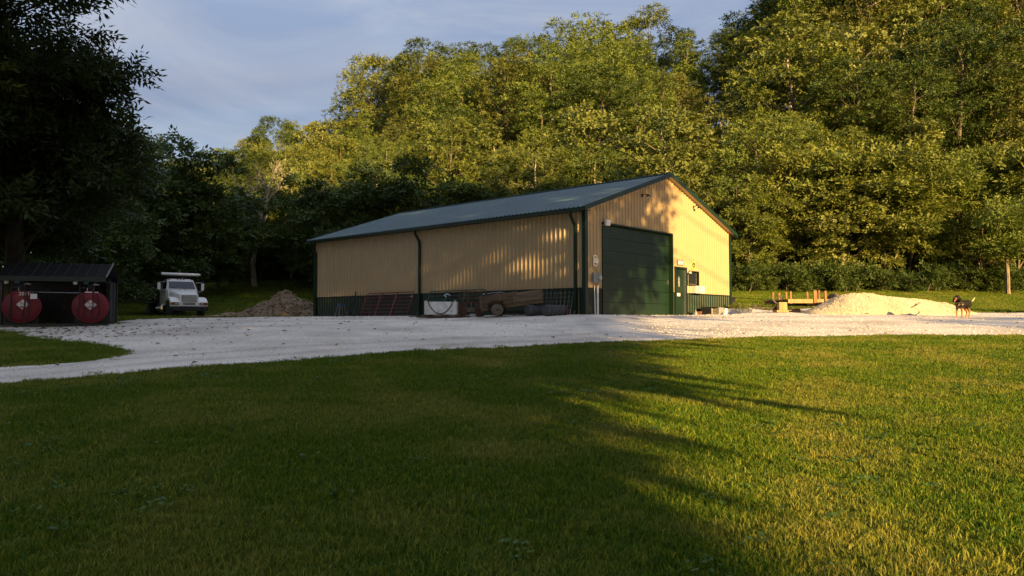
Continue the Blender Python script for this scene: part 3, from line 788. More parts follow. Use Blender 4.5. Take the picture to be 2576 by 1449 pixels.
def make_tree(name, seed, h, rx, cb, leaf, bark, n_limb=11, n_sub=3, n_twig=34, per_twig=5, llen=0.34, aspect=0.5, droop=0.25,
              shape='round', trunk_r=None, crad=0.27, stems=1, spread=0.0, lean=0.06, bare=0.0):
    """(trunk mesh, crown mesh)"""
    rg = np.random.default_rng(seed)
    tr = trunk_r or h * 0.017
    mb = MB(); cents, rads = [], []
    axis = np.zeros(2)
    for st in range(stems):
        sa = rg.uniform(0, 6.283); sr = spread * (0.3 + 0.7 * rg.uniform()) if stems > 1 else 0
        hh = h * (rg.uniform(0.75, 1.0) if stems > 1 else 1.0)
        top = np.array([math.cos(sa) * sr, math.sin(sa) * sr, hh * 0.9])
        bs = np.array([math.cos(sa) * sr * 0.25, math.sin(sa) * sr * 0.25, -0.25])
        npt = 7
        P = []
        for i in range(npt):
            f = i / (npt - 1)
            q = bs * (1 - f) + top * f + np.array([rg.normal(), rg.normal(), 0]) * lean * h * 0.25 * math.sin(math.pi * min(f * 1.3, 1))
            P.append(q)
        P = np.array(P)
        rr = [tr * (1.25 if i == 0 else 1.0) * (1 - 0.80 * i / (npt - 1)) / math.sqrt(stems) for i in range(npt)]
        mb.tube(P, rr, n=7, cap=False)
        nl = max(3, int(n_limb / stems) + (0 if stems == 1 else 1))
        for k in range(nl):
            f = cb + (0.93 - cb) * (k + rg.uniform(0.1, 0.9)) / nl
            zz = f * hh
            t = np.clip((zz - bs[2]) / (top[2] - bs[2]), 0, 1) * (npt - 1)
            i0 = min(int(t), npt - 2); s = P[i0] + (P[i0 + 1] - P[i0]) * (t - i0)
            g = (f - cb) / (1 - cb)
            if shape == 'round': pr = math.sqrt(max(0.05, 1 - ((g - 0.42) / 0.62) ** 2))
            elif shape == 'oval': pr = math.sqrt(max(0.06, 1 - ((g - 0.45) / 0.60) ** 2)) * 0.9
            elif shape == 'flat': pr = 0.55 + 0.5 * g
            else: pr = 1.0 - 0.75 * g
            az = k * 2.39996 + rg.uniform(-0.5, 0.5) + st * 1.7
            ln = rx * pr * rg.uniform(0.62, 1.08)
            rise = rg.uniform(0.25, 0.75) * ln * (0.5 + 0.8 * g)
            e = s + np.array([math.cos(az) * ln, math.sin(az) * ln, rise])
            mid = s + (e - s) * 0.5 + np.array([rg.normal(), rg.normal(), rg.uniform(-0.2, 0.5)]) * ln * 0.09
            lr = rr[i0] * rg.uniform(0.38, 0.6)
            mb.tube([s, s + (mid - s) * 0.5, mid, e], [lr, lr * 0.85, lr * 0.62, lr * 0.2], n=5, cap=False)
            if rg.uniform() > bare: cents.append(e); rads.append(rx * crad * rg.uniform(0.75, 1.25))
            for j in range(n_sub):
                u = rg.uniform(0.35, 0.95); b0 = s + (e - s) * u
                a2 = az + rg.choice([-1, 1]) * rg.uniform(0.4, 1.3); l2 = ln * rg.uniform(0.28, 0.55) + 0.1 * rx
                e2 = b0 + np.array([math.cos(a2) * l2, math.sin(a2) * l2, rg.uniform(-0.15, 0.7) * l2])
                mb.tube([b0, b0 + (e2 - b0) * 0.55 + np.array([0, 0, 0.06 * l2]), e2], [lr * 0.45, lr * 0.3, lr * 0.12], n=4, cap=False)
                if rg.uniform() > bare: cents.append(e2); rads.append(rx * crad * rg.uniform(0.6, 1.1))
        cents.append(P[-1]); rads.append(rx * crad * 0.9)
        cents.append(P[-1] + np.array([rg.normal() * .1 * rx, rg.normal() * .1 * rx, h * 0.07])); rads.append(rx * crad * 0.7)
    tm = mb.mesh(name + '_trunk', bark, smooth=True)
    V, Q, A = leaves(rg, cents, rads, axis, n_twig, per_twig, llen, aspect, droop)
    cm = np_mesh(name + '_crown', V, Q, leaf, A)
    return tm, cm, h

def envelope_tree(name, seed, h, rx, cb, leaf, bark, prof='oval', cr=1.05, n_twig=34, per_twig=5, llen=0.34, aspect=0.5, droop=0.25, lump=0.28, drop=0.12, trunk_r=None, spacing=1.12, inner=0.12):
    """tree whose leaf clumps sit on an uneven crown envelope"""
    rg = np.random.default_rng(seed)
    z0, z1 = cb * h, h
    def rad(g):
        if prof == 'oval': return math.sqrt(max(0.02, 1 - abs((g - 0.42) / 0.60) ** 2.2))
        if prof == 'round': return math.sqrt(max(0.02, 1 - abs((g - 0.5) / 0.52) ** 2.4))
        if prof == 'cone': return max(0.10, (1 - g) ** 0.75) * min(1, 0.55 + g * 4)
        return min(1, 0.45 + 0.75 * g) * math.sqrt(max(0.05, 1 - max(0, (g - 0.72) / 0.30) ** 2))      # spreading top
    ph = rg.uniform(0, 6.283, 6); cents, rads = [], []
    nz_ = max(4, int((z1 - z0) / (cr * 1.15 * spacing)))
    for i in range(nz_):
        g = (i + 0.5) / nz_; r_ = rx * rad(g); m_ = max(3, int(6.283 * r_ / (cr * 1.5 * spacing)))
        for k in range(m_):
            az = 6.283 * (k + (i % 2) * 0.5) / m_ + rg.uniform(-.25, .25)
            u = 1 + lump * (math.sin(2 * az + ph[0] + 5 * g) * 0.5 + math.sin(3 * az + ph[1] - 9 * g) * 0.35 + math.sin(13 * g + ph[2]) * 0.35)
            if rg.uniform() < drop: continue
            rr = r_ * u * (rg.uniform(0.80, 1.06) if rg.uniform() > inner else rg.uniform(0.3, 0.7))
            cents.append((rr * math.cos(az), rr * math.sin(az), z0 + (z1 - z0) * g + rg.uniform(-.4, .4) * cr)); rads.append(cr * rg.uniform(0.75, 1.25))
    tr = trunk_r or h * 0.016; mb = MB()
    lean_ = rg.normal(size=2) * 0.03 * h
    P = [np.array([lean_[0] * f, lean_[1] * f, -0.3 + (h * 0.93 + 0.3) * f]) + np.array([rg.normal(), rg.normal(), 0]) * 0.012 * h * (f > 0) for f in np.linspace(0, 1, 8)]
    mb.tube(P, [tr * (1.3 - 1.2 * f) for f in np.linspace(0, 1, 8)], n=7, cap=False)
    for c_ in cents[::3]:
        e = np.array(c_); dxy = math.hypot(e[0], e[1]); f = np.clip((e[2] - 0.5 * dxy) / (h * 0.93), 0.12, 0.9)
        i0 = min(int(f * 7), 6); s = P[i0] + (P[i0 + 1] - P[i0]) * (f * 7 - i0)
        lr = tr * (1.3 - 1.2 * f) * 0.42
        mid = s + (e - s) * 0.5 + rg.normal(size=3) * 0.06 * dxy
        mb.tube([s, mid, e], [lr, lr * 0.6, lr * 0.15], n=4, cap=False)
    tm = mb.mesh(name + '_trunk', bark, smooth=True)
    n_twig, llen = int(n_twig * 1.4), llen * 0.80          # fine leaves, closely set
    V, Q, A = leaves(rg, cents, rads, np.zeros(2), n_twig, per_twig, llen, aspect, droop)
    return tm, np_mesh(name + '_crown', V, Q, leaf, A), h

PROTO = {
    'broad_a': envelope_tree('broad_a', 11, 16, 4.3, 0.10, M['leaf_gold'], M['bark'], 'round', cr=1.15),
    'broad_b': envelope_tree('broad_b', 12, 17, 4.5, 0.12, M['leaf_green'], M['bark'], 'round', cr=1.2),
    'tall_a': envelope_tree('tall_a', 13, 20, 3.9, 0.22, M['leaf_olive'], M['bark'], 'oval', cr=1.1),
    'tall_b': envelope_tree('tall_b', 14, 21, 4.3, 0.30, M['leaf_deep'], M['bark'], 'spread', cr=1.0, drop=0.25, lump=0.4),
    'feather_a': envelope_tree('feather_a', 15, 14, 4.6, 0.10, M['leaf_gold'], M['bark_pale'], 'round', cr=1.2, n_twig=26, per_twig=9, llen=0.32, aspect=0.30, droop=0.15, lump=0.34),
    'feather_b': envelope_tree('feather_b', 16, 13, 4.0, 0.08, M['leaf_green'], M['bark_pale'], 'oval', cr=1.1, n_twig=26, per_twig=9, llen=0.32, aspect=0.30, droop=0.18, lump=0.34),
    'poplar': envelope_tree('poplar', 17, 18, 2.7, 0.12, M['leaf_pale'], M['bark_pale'], 'cone', cr=0.9, n_twig=34, per_twig=4, llen=0.34, aspect=0.78, droop=0.3),
    'round_leaf': envelope_tree('round_leaf', 18, 13, 3.4, 0.08, M['leaf_pale'], M['bark_pale'], 'oval', cr=1.0, n_twig=38, per_twig=4, llen=0.30, aspect=0.8, droop=0.3),
    'cone_a': envelope_tree('cone_a', 24, 19, 3.5, 0.10, M['leaf_green'], M['bark'], 'cone', cr=1.1, n_twig=34, droop=0.4),
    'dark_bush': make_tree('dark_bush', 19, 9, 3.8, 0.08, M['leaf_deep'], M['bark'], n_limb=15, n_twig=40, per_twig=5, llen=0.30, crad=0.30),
    'sapling': make_tree('sapling', 20, 9, 2.3, 0.42, M['leaf_green'], M['bark_tan'], n_limb=12, n_twig=28, per_twig=6, llen=0.28, aspect=0.42, trunk_r=0.10, crad=0.34, stems=2, spread=1.0),
    'sapling_b': make_tree('sapling_b', 26, 7, 1.9, 0.30, M['leaf_gold'], M['bark_tan'], n_limb=11, n_twig=28, per_twig=6, llen=0.26, aspect=0.42, trunk_r=0.07, crad=0.36, stems=1, lean=0.2),
    'shrub_a': make_tree('shrub_a', 21, 4.0, 2.1, 0.12, M['leaf_deep'], M['bark_tan'], n_limb=12, n_sub=2, n_twig=26, per_twig=5, llen=0.24, aspect=0.55, trunk_r=0.07, crad=0.34, stems=4, spread=1.3),
    'shrub_b': make_tree('shrub_b', 22, 3.2, 2.0, 0.10, M['leaf_olive'], M['bark_tan'], n_limb=12, n_sub=2, n_twig=24, per_twig=5, llen=0.22, aspect=0.5, trunk_r=0.06, crad=0.34, stems=5, spread=1.4),
    'weed': make_tree('weed', 23, 1.1, 0.7, 0.1, M['leaf_deep'], M['bark_pale'], n_limb=9, n_sub=1, n_twig=16, per_twig=5, llen=0.16, aspect=0.35, trunk_r=0.018, crad=0.4, stems=4, spread=0.7),
}
def proto_size(k): return PROTO[k][2]

def tree(kind, x, y, h, rot, label, group=None, name='tree', wide=1.0, cat='tree', z=None):
    tm, cm, h0 = PROTO[kind]
    t = thing(name, label, cat, (x, y, (gz(x, y) if z is None else z)), rot, group)
    s = h / h0
    t.scale = (s * wide, s * wide, s)
    link_mesh('trunk', tm, t); link_mesh('crown', cm, t)
    return t

ORD = ['first', 'second', 'third', 'fourth', 'fifth', 'sixth', 'seventh', 'eighth', 'ninth', 'tenth', 'eleventh', 'twelfth', 'thirteenth', 'fourteenth', 'fifteenth', 'sixteenth',
       'seventeenth', 'eighteenth', 'nineteenth', 'twentieth']
def ordinal(i):
    if i < 20: return ORD[i]
    n_ = i + 1
    return f'{n_}' + ('th' if n_ % 100 in (11, 12, 13) else {1: 'st', 2: 'nd', 3: 'rd'}.get(n_ % 10, 'th'))
ALIKE = {}
def alike(o, what, where):
    ALIKE.setdefault((what, where), []).append(o); o['group'] = f'{what}s {where}'
    return o
def label_alike():
    """things of one look in one place are told apart by counting from the left"""
    for (what, where), obs in ALIKE.items():
        obs.sort(key=lambda o: o.location.x / max(o.location.y, 0.1))
        for i, o in enumerate(obs):
            if len(obs) == 1: o['label'] = f'{what} {where}'; del o['group']
            elif i == len(obs) - 1: o['label'] = f'rightmost {what} {where}'
            elif i == 0: o['label'] = f'leftmost {what} {where}'
            else: o['label'] = f'{ordinal(i)} {what} from the left {where}'

# --- the wooded hill, tree by tree
rg = random.Random(41)
KIND_TXT = {'broad_a': ('broadleaf_tree', 'golden-green round-crowned tree'), 'broad_b': ('broadleaf_tree', 'mid-green round-crowned tree'),
            'tall_a': ('tall_tree', 'tall olive-green tree'), 'tall_b': ('tall_tree', 'tall dark open-crowned tree'),
            'feather_a': ('feathery_tree', 'golden feathery-leaved tree'), 'feather_b': ('feathery_tree', 'bright green feathery-leaved tree'),
            'poplar': ('poplar_tree', 'slim pale-leaved tree'), 'cone_a': ('pointed_tree', 'pointed mid-green tree'), 'round_leaf': ('broadleaf_tree', 'pale round-leaved tree'), 'dark_bush': ('low_tree', 'low dense dark green tree')}
def zone(x, y):
    px = 1288 + FPX * x / y
    if px < 560: return 'behind the dump truck'
    if px < 900: return 'behind the soil heap'
    if px < 1450: return 'above the barn roof'
    if px < 1850: return 'above the gable'
    if px < 2200: return 'behind the stake trailer'
    return 'above the hound'
def sky_top(px):      # height of the tree tops against the sky, as an angle
    return np.interp(px, [300, 400, 520, 600, 640, 740, 800, 840, 890, 1000, 1150, 1320, 1420, 1480, 1540, 1600, 1700, 1760, 1900, 1960, 2100],
                     [410, 385, 350, 325, 285, 272, 285, 205, 130, 108, 100, 85, 40, 5, 60, 15, 5, 75, 30, -20, -200])
count = 0
row_txt = {0: 'at the hill foot', 1: 'mid-hill', 2: 'on the ridge'}
s = 1.0; row = 0
while s < 66:
    step = 6.3 + 0.02 * s
    x = -74.0 + rg.uniform(0, step)
    while x < 70:
        xx = x + rg.uniform(-1.5, 1.5); yy = float(toe(xx)) + s + rg.uniform(-1.6, 1.6)
        x += step * (0.95 if s < 30 else 1.1)
        if abs(xx) > 0.69 * yy + 3: continue
        px = 1288 + FPX * xx / yy
        if px < 240: continue
        z0 = gz(xx, yy)
        lim = (809 - float(max(sky_top(px), sky_top(px - 55) if px < 1000 else -999))) / FPX * yy + CAM_Z - z0 - 0.9        # how tall it may stand here
        if s < 7: k = rg.choice(['feather_b', 'broad_b', 'round_leaf', 'feather_a', 'broad_a', 'poplar', 'feather_b']); h = rg.uniform(8, 14)
        elif s < 26: k = rg.choice(['feather_a', 'broad_a', 'round_leaf', 'broad_b', 'poplar', 'tall_a', 'feather_b', 'cone_a', 'tall_b']); h = rg.uniform(11, 18.5)
        else: k = rg.choice(['tall_a', 'tall_b', 'broad_b', 'tall_b', 'cone_a', 'broad_a']); h = rg.uniform(18.5, 26)
        if px > 1960 and s > 10: h *= 1.12
        if 'zzz' and px < 1990:
            if lim < 5.5: continue
            h = min(h, lim * (rg.uniform(0.95, 1.03) if rg.random() < 0.4 else rg.uniform(0.58, 0.86)))
        nm, txt = KIND_TXT[k]
        rw = 0 if s < 9 else 1 if s < 36 else 2
        o_ = tree(k, xx, yy, h, rg.uniform(0, 6.283), 'tree', None, nm, wide=rg.uniform(0.9, 1.12) * (1.0 if h > 0.75 * PROTO[k][2] else 1.2))
        alike(o_, txt, f'{row_txt[rw]} {zone(xx, yy)}')
        count += 1
    s += step * 0.93; row += 1
print('hill trees', count)

# --- shaded low trees right behind the barn and along the left bank
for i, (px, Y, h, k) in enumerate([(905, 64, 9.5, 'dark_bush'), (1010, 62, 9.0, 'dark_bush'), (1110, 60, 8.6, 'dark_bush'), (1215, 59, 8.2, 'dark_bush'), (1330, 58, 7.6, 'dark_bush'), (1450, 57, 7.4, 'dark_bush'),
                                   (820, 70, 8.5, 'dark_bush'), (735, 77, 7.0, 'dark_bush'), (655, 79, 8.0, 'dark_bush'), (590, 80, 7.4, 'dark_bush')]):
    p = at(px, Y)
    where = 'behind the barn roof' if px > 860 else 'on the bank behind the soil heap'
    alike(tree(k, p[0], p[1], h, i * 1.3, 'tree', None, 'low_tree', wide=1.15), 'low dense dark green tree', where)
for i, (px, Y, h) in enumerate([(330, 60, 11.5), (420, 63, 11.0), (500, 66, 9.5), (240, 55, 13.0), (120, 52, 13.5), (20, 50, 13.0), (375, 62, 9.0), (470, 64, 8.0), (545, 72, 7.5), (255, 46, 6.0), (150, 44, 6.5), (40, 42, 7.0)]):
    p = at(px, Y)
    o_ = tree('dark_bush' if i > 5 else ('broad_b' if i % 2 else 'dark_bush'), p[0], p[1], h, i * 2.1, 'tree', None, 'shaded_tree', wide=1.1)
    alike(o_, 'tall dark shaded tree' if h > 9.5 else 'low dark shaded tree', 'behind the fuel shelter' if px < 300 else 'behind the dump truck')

# --- pale dead tree and the two tall trees beside it
def dead_tree(seed, h, label):
    rg_ = np.random.default_rng(seed); mb = MB()
    def grow(p, d, ln, r, lev):
        q = p + d * ln; mid = p + d * ln * 0.5 + rg_.normal(size=3) * ln * 0.05
        mb.tube([p, mid, q], [r, r * 0.8, r * 0.55], n=6 if lev < 2 else 4, cap=False)
        if lev >= 5 or r < 0.012: return
        for k in range(3 if lev in (1, 2, 3) else 2):
            dd = d + rg_.normal(size=3) * (0.38 + 0.05 * lev); dd[2] = abs(dd[2]) * 0.8 + 0.35; dd /= np.linalg.norm(dd)
            grow(q if k else mid + (q - mid) * rg_.uniform(0.2, 1), dd, ln * rg_.uniform(0.58, 0.82), r * 0.55, lev + 1)
    grow(np.array([0, 0, -0.2]), np.array([0.03, 0, 1.0]), h * 0.36, h * 0.021, 0)
    return mb
p = at(640, 73)
t = thing('dead_tree', label='bare pale dead tree with branching white limbs behind the soil heap', cat='tree', loc=p)
dead_tree(5, 13.5, '').build('trunk', M['bark_pale'], t, smooth=True)

# --- edge of the woods on the right: saplings, shrubs and tall weeds
for i in range(11):
    px = 1850 + i * 70 + rg.uniform(-10, 10); Y = 54.8 + rg.uniform(-0.3, 5.0)
    p = at(px, Y); k = rg.choice(['shrub_a', 'shrub_a', 'shrub_b'])
    side = 'behind the stake trailer' if px < 2130 else 'behind the gravel heap' if px < 2380 else 'behind the hound'
    alike(tree(k, p[0], p[1], rg.choice([0.8, 1.1, 1.5, 1.9]) * rg.uniform(0.8, 1.2), rg.uniform(0, 6.28), 'shrub', None, 'edge_shrub', cat='shrub'), 'leafy shrub', f'at the woods edge {side}')
for i in range(26):
    px = 1856 + i * 29 + rg.uniform(-26, 26); Y = 54.6 + rg.uniform(0, 5.0)
    p = at(px, Y)
    side = 'behind the stake trailer' if px < 2130 else 'behind the gravel heap' if px < 2380 else 'behind the hound'
    alike(tree(rg.choice(['sapling', 'sapling_b', 'sapling_b']), p[0], p[1], rg.uniform(4.0, 10.0), rg.uniform(0, 6.28), 'sapling', None, 'sapling'), 'slender sapling', f'at the woods edge {side}')
for i in range(30):
    px = 1846 + i * 25 + rg.uniform(-8, 8); Y = 54.0 + rg.uniform(-0.5, 1.0)
    p = at(px, Y)
    side = 'behind the stake trailer' if px < 2130 else 'behind the gravel heap' if px < 2380 else 'behind the hound'
    alike(tree('weed', p[0], p[1], rg.uniform(0.8, 1.7), rg.uniform(0, 6.28), 'weed', None, 'weed_clump', cat='weed'), 'tall weed clump', f'along the back lawn edge {side}')
# bare trunk standing at the far right of the lawn edge
p = at(2537, 52)
t = thing('bare_trunk', 'straight bare tan tree trunk at the far right lawn edge', 'tree', p)
mb = MB(); mb.tube([(0, 0, -.2), (0.02, 0, 1.2), (0.0, 0.02, 2.2), (0.05, 0, 3.3)], [.15, .13, .12, .05], n=8); mb.build('trunk', M['bark_tan'], t, smooth=True)
V, Q, A = leaves(np.random.default_rng(77), [(0, -.5, 3.0), (1.3, -.2, 3.2), (-1.2, -0.4, 3.1), (0.2, -1.0, 2.9), (0, -.6, 4.4), (.8, -.5, 5.2), (-.8, -.5, 4.9), (0, -.3, 5.8)], [1.1] * 8, np.zeros(2), 120, 9, 0.26, 0.3, 0.2)
link_mesh('crown', np_mesh('crown', V, Q, M['leaf_green'], A), t)

# --- big dark walnut at the left, with a smaller one beside it
def clump_tree(name, label, base, lobes, leaf, bark, seed, cr=0.62, n_twig=40, per_twig=9, llen=0.26, aspect=0.34, droop=0.35, fill=0.52, trunk_r=0.3):
    """tree whose crown is several lobes (centre and radii relative to the base), each filled with leaf clumps"""
    rg_ = np.random.default_rng(seed); cents = []
    for (cx_, cy_, cz_, rx_, ry_, rz_) in lobes:
        n_ = int(4.2 * rx_ * ry_ * rz_ / (cr * 1.25) ** 3 * fill * 0.5)
        p_ = rg_.normal(size=(n_, 3)); p_ /= np.linalg.norm(p_, axis=1)[:, None]
        p_ *= (rg_.uniform(0.25, 1.0, n_) ** 0.45 * (1 + 0.18 * np.sin(5 * p_[:, 0] + 4 * p_[:, 2] + cx_)))[:, None]
        cents += [tuple(q) for q in p_ * np.array([rx_, ry_, rz_]) + np.array([cx_, cy_, cz_])]
    t_ = thing(name, label, 'tree', (base[0], base[1], gz(*base)))
    top = max(q[2] for q in cents); mb_ = MB()
    mb_.tube([(0, 0, -.3), (.1, .05, top * .25), (-.1, .1, top * .5), (.05, 0, top * .85)], [trunk_r * 1.2, trunk_r, trunk_r * .7, trunk_r * .2], 9, cap=False)
    for q in cents[::5]:
        dd = math.hypot(q[0], q[1]); s_ = Vector((0, 0, max(1.6, q[2] - 0.7 * dd))); e_ = Vector(q)
        mb_.tube([s_, s_ + (e_ - s_) * .5 + Vector((0, 0, .08 * dd)), e_], [.07, .045, .012], 5, cap=False)
    mb_.build('trunk', bark, t_, smooth=True)
    V, Q, A = leaves(rg_, cents, [cr] * len(cents), np.zeros(2), n_twig, per_twig, llen, aspect, droop, density_var=0.3)
    link_mesh('crown', np_mesh('crown', V, Q, leaf, A), t_)
    return t_
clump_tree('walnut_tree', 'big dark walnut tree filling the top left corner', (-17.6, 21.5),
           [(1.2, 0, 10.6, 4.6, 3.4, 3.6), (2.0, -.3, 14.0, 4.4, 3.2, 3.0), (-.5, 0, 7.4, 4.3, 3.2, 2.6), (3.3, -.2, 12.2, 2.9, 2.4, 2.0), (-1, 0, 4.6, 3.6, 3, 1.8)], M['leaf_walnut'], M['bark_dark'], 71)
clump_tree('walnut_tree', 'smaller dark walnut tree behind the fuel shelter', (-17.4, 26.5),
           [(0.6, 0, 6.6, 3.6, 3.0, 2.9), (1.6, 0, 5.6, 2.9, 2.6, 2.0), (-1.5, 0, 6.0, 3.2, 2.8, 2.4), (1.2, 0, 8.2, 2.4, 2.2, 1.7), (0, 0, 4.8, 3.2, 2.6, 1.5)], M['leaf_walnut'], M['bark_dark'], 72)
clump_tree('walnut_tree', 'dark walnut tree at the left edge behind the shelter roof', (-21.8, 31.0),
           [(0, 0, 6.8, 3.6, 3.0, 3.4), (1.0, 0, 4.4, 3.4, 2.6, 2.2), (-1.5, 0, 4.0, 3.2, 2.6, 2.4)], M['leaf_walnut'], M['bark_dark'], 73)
# ------------------------------------------------------------------ the barn
barn = thing('pole_barn', 'tan metal pole barn with dark green wainscot and slate blue gable roof', 'barn', (BARN_N[0], BARN_N[1], FLOOR), BARN_YAW)
W_, L_, H_ = BARN_W, BARN_L, BARN_H
PITCHR = 2.09 / (W_ / 2)
def roof_z(x): return H_ + PITCHR * min(x, W_ - x)
WAIN = 1.05
RIB = 0.2286

def profile(s0, s1, cuts, phase=0.1143, rib=0.034, hb=0.046, ht=0.018):
    """(s, out) points of ribbed sheet between s0 and s1, with extra points at the cuts"""
    pts = [(s0, None), (s1, None)] + [(c, None) for c in cuts if s0 < c < s1]
    k0 = int((s0 - phase) / RIB) - 1
    for k in range(k0, k0 + int((s1 - s0) / RIB) + 4):
        c = phase + k * RIB
        for o, v in ((-hb, 0), (-ht, rib), (ht, rib), (hb, 0)):
            if s0 < c + o < s1: pts.append((c + o, v))
    def val(s):
        c = phase + round((s - phase) / RIB) * RIB; a = abs(s - c)
        return rib if a <= ht else 0 if a >= hb else rib * (hb - a) / (hb - ht)
    return sorted(set((round(s, 4), val(s) if v is None else v) for s, v in pts))

def sheet(s0, s1, zlo, zhi, holes, to3):
    """ribbed sheet with rectangular holes; zlo, zhi functions of s; to3(s, out, z)"""
    cuts = [c for h in holes for c in (h[0], h[1])]
    P = profile(s0, s1, cuts); mb = MB()
    for (a, oa), (b, ob) in zip(P[:-1], P[1:]):
        if b - a < 1e-4: continue
        m = (a + b) / 2
        spans = [[None, None]]
        hs = sorted([(h[2], h[3]) for h in holes if h[0] <= m <= h[1]])
        segs, lo = [], 'lo'
        for z0, z1 in hs:
            segs.append((lo, z0)); lo = z1
        segs.append((lo, 'hi'))
        for za, zb in segs:
            f = lambda z, s: zlo(s) if z == 'lo' else zhi(s) if z == 'hi' else z
            if f(zb, m) - f(za, m) < 0.01: continue
            mb.add([to3(a, oa, f(za, a)), to3(b, ob, f(za, b)), to3(b, ob, f(zb, b)), to3(a, oa, f(zb, a))], [(0, 1, 2, 3)])
    return mb

D0, D1, DZ = 1.17, 6.62, 3.70            # overhead door opening
E0, E1, EZ = 6.88, 7.86, 2.20            # walk door opening
WN = (8.14, 9.02, 1.46, 2.08)            # window opening
g_holes = [(D0, D1, -9, DZ), (E0, E1, -9, EZ), WN]
w_holes = [(D0, D1, -9, 9), (E0, E1, -9, 9)]
def g3(s, o, z): return (s, -o, z)
def l3(s, o, z): return (-o, s, z)
def r3(s, o, z): return (W_ + o, s, z)
def b3(s, o, z): return (s, L_ + o, z)
PW = 0.9144
def wall_run(length, zhi, holes_t, holes_w, to3):
    k = 0
    while k * PW < length - 0.02:
        a, b = k * PW, min((k + 1) * PW, length)
        mb = sheet(a, b, lambda s: WAIN, zhi, [h for h in holes_t if h[1] > a and h[0] < b], to3)
        if mb.f: mb.build('wall_panel', M['tan_steel'], barn)
        mb = sheet(a, b, lambda s: 0.02, lambda s: WAIN - 0.012, [h for h in holes_w if h[1] > a and h[0] < b], to3)
        if mb.f: mb.build('wainscot_panel', M['green_steel'], barn)
        k += 1
wall_run(W_, roof_z, g_holes, w_holes, g3)
wall_run(L_, lambda s: H_ - 0.02, [], [], l3)
wall_run(L_, lambda s: H_ - 0.02, [], [], r3)
wall_run(W_, roof_z, [], [], b3)
# wainscot cap strips
for seg in ((0.1, D0 - 0.06), (D1 + 0.06, E0 - 0.06), (E1 + 0.06, W_ - 0.1)):
    mb = MB(); mb.box(seg[0], seg[1], -0.052, -0.002, WAIN - 0.03, WAIN + 0.02); mb.build('wainscot_trim', M['trim_dark'], barn)
mb = MB(); mb.box(-0.052, -0.002, 0.1, L_ - 0.1, WAIN - 0.03, WAIN + 0.02); mb.build('wainscot_trim', M['trim_dark'], barn)
# corner trim
for cx_, cy_ in ((0, 0), (W_, 0), (0, L_), (W_, L_)):
    mb = MB(); sx = -1 if cx_ == 0 else 1; sy = -1 if cy_ == 0 else 1
    x0, x1 = sorted((cx_ + sx * 0.056, cx_ - sx * 0.12)); y0, y1 = sorted((cy_ + sy * 0.056, cy_ + sy * 0.012))
    mb.box(x0, x1, y0, y1, 0.0, H_ - 0.06)
    y0, y1 = sorted((cy_ + sy * 0.012, cy_ - sy * 0.12)); x0, x1 = sorted((cx_ + sx * 0.056, cx_ + sx * 0.012))
    mb.box(x0, x1, y0, y1, 0.0, H_ - 0.06)
    mb.build('corner_trim', M['green_steel'], barn)
# treated skirt board at the foot
for a in ((0.02, D0), (D1, E0), (E1, W_)):
    mb = MB(); mb.box(a[0], a[1], -0.03, 0.0, -0.25, 0.02); mb.build('skirt_board', M['grey_wood'], barn)
mb = MB(); mb.box(-0.03, 0.0, 0.02, L_, -0.25, 0.02); mb.build('skirt_board', M['grey_wood'], barn)
# roof: ribbed sheets on two slopes
OV, RK = 0.34, 0.26
roofp = MB(); roofp.box(W_ / 2 - 0.14, W_ / 2 + 0.14, -RK - 0.01, L_ + RK + 0.01, roof_z(W_ / 2) + 0.045, roof_z(W_ / 2) + 0.075)
roof = roofp.build('roof', M['roof_steel'], barn)
roof_len = L_ + 2 * RK
nn = math.hypot(1, PITCHR)
for sl in (0, 1):
    k = 0
    while k * PW < roof_len - 0.02:
        a, b = -RK + k * PW, min(-RK + (k + 1) * PW, L_ + RK)
        P = profile(a, b, [], phase=-RK + 0.1143); mb = MB()
        for (s0, o0), (s1, o1) in zip(P[:-1], P[1:]):
            q = []
            for s_, o_ in ((s0, o0), (s1, o1)):
                lo = (-OV, s_, H_ - PITCHR * OV + 0.03 + o_); hi = (W_ / 2, s_, H_ + PITCHR * W_ / 2 + 0.03 + o_)
                if sl: lo = (W_ - lo[0], lo[1], lo[2]); hi = (W_ - hi[0], hi[1], hi[2])
                q += [lo, hi]
            mb.add(q, [(0, 2, 3, 1)])
        mb.build('roof_panel', M['roof_steel'], roof)
        k += 1
# soffit, fascia, gutter on the long eaves; rake trim on the gables
for sl in (0, 1):
    def X(v): return v if sl == 0 else W_ - v
    ze = H_ - PITCHR * OV
    mb = MB(); x0, x1 = sorted((X(-OV + 0.01), X(-0.03))); mb.box(x0, x1, -RK, L_ + RK, ze - 0.11, ze - 0.09); mb.build('soffit', M['trim_dark'], barn)
    mb = MB(); x0, x1 = sorted((X(-OV - 0.012), X(-OV + 0.012))); mb.box(x0, x1, -RK, L_ + RK, ze - 0.13, ze + 0.022); mb.build('fascia', M['green_steel'], barn)
    mb = MB()
    pts = [(-OV - 0.014, ze - 0.02), (-OV - 0.014, ze - 0.13), (-OV - 0.09, ze - 0.13), (-OV - 0.125, ze - 0.06), (-OV - 0.125, ze - 0.005), (-OV - 0.115, ze - 0.005), (-OV - 0.115, ze - 0.05), (-OV - 0.085, ze - 0.115), (-OV - 0.024, ze - 0.115), (-OV - 0.024, ze - 0.02)]
    mb.prism([(X(a), b) for a, b in pts], -RK, L_ + RK, 'xz'); mb.build('gutter', M['green_steel'], barn)
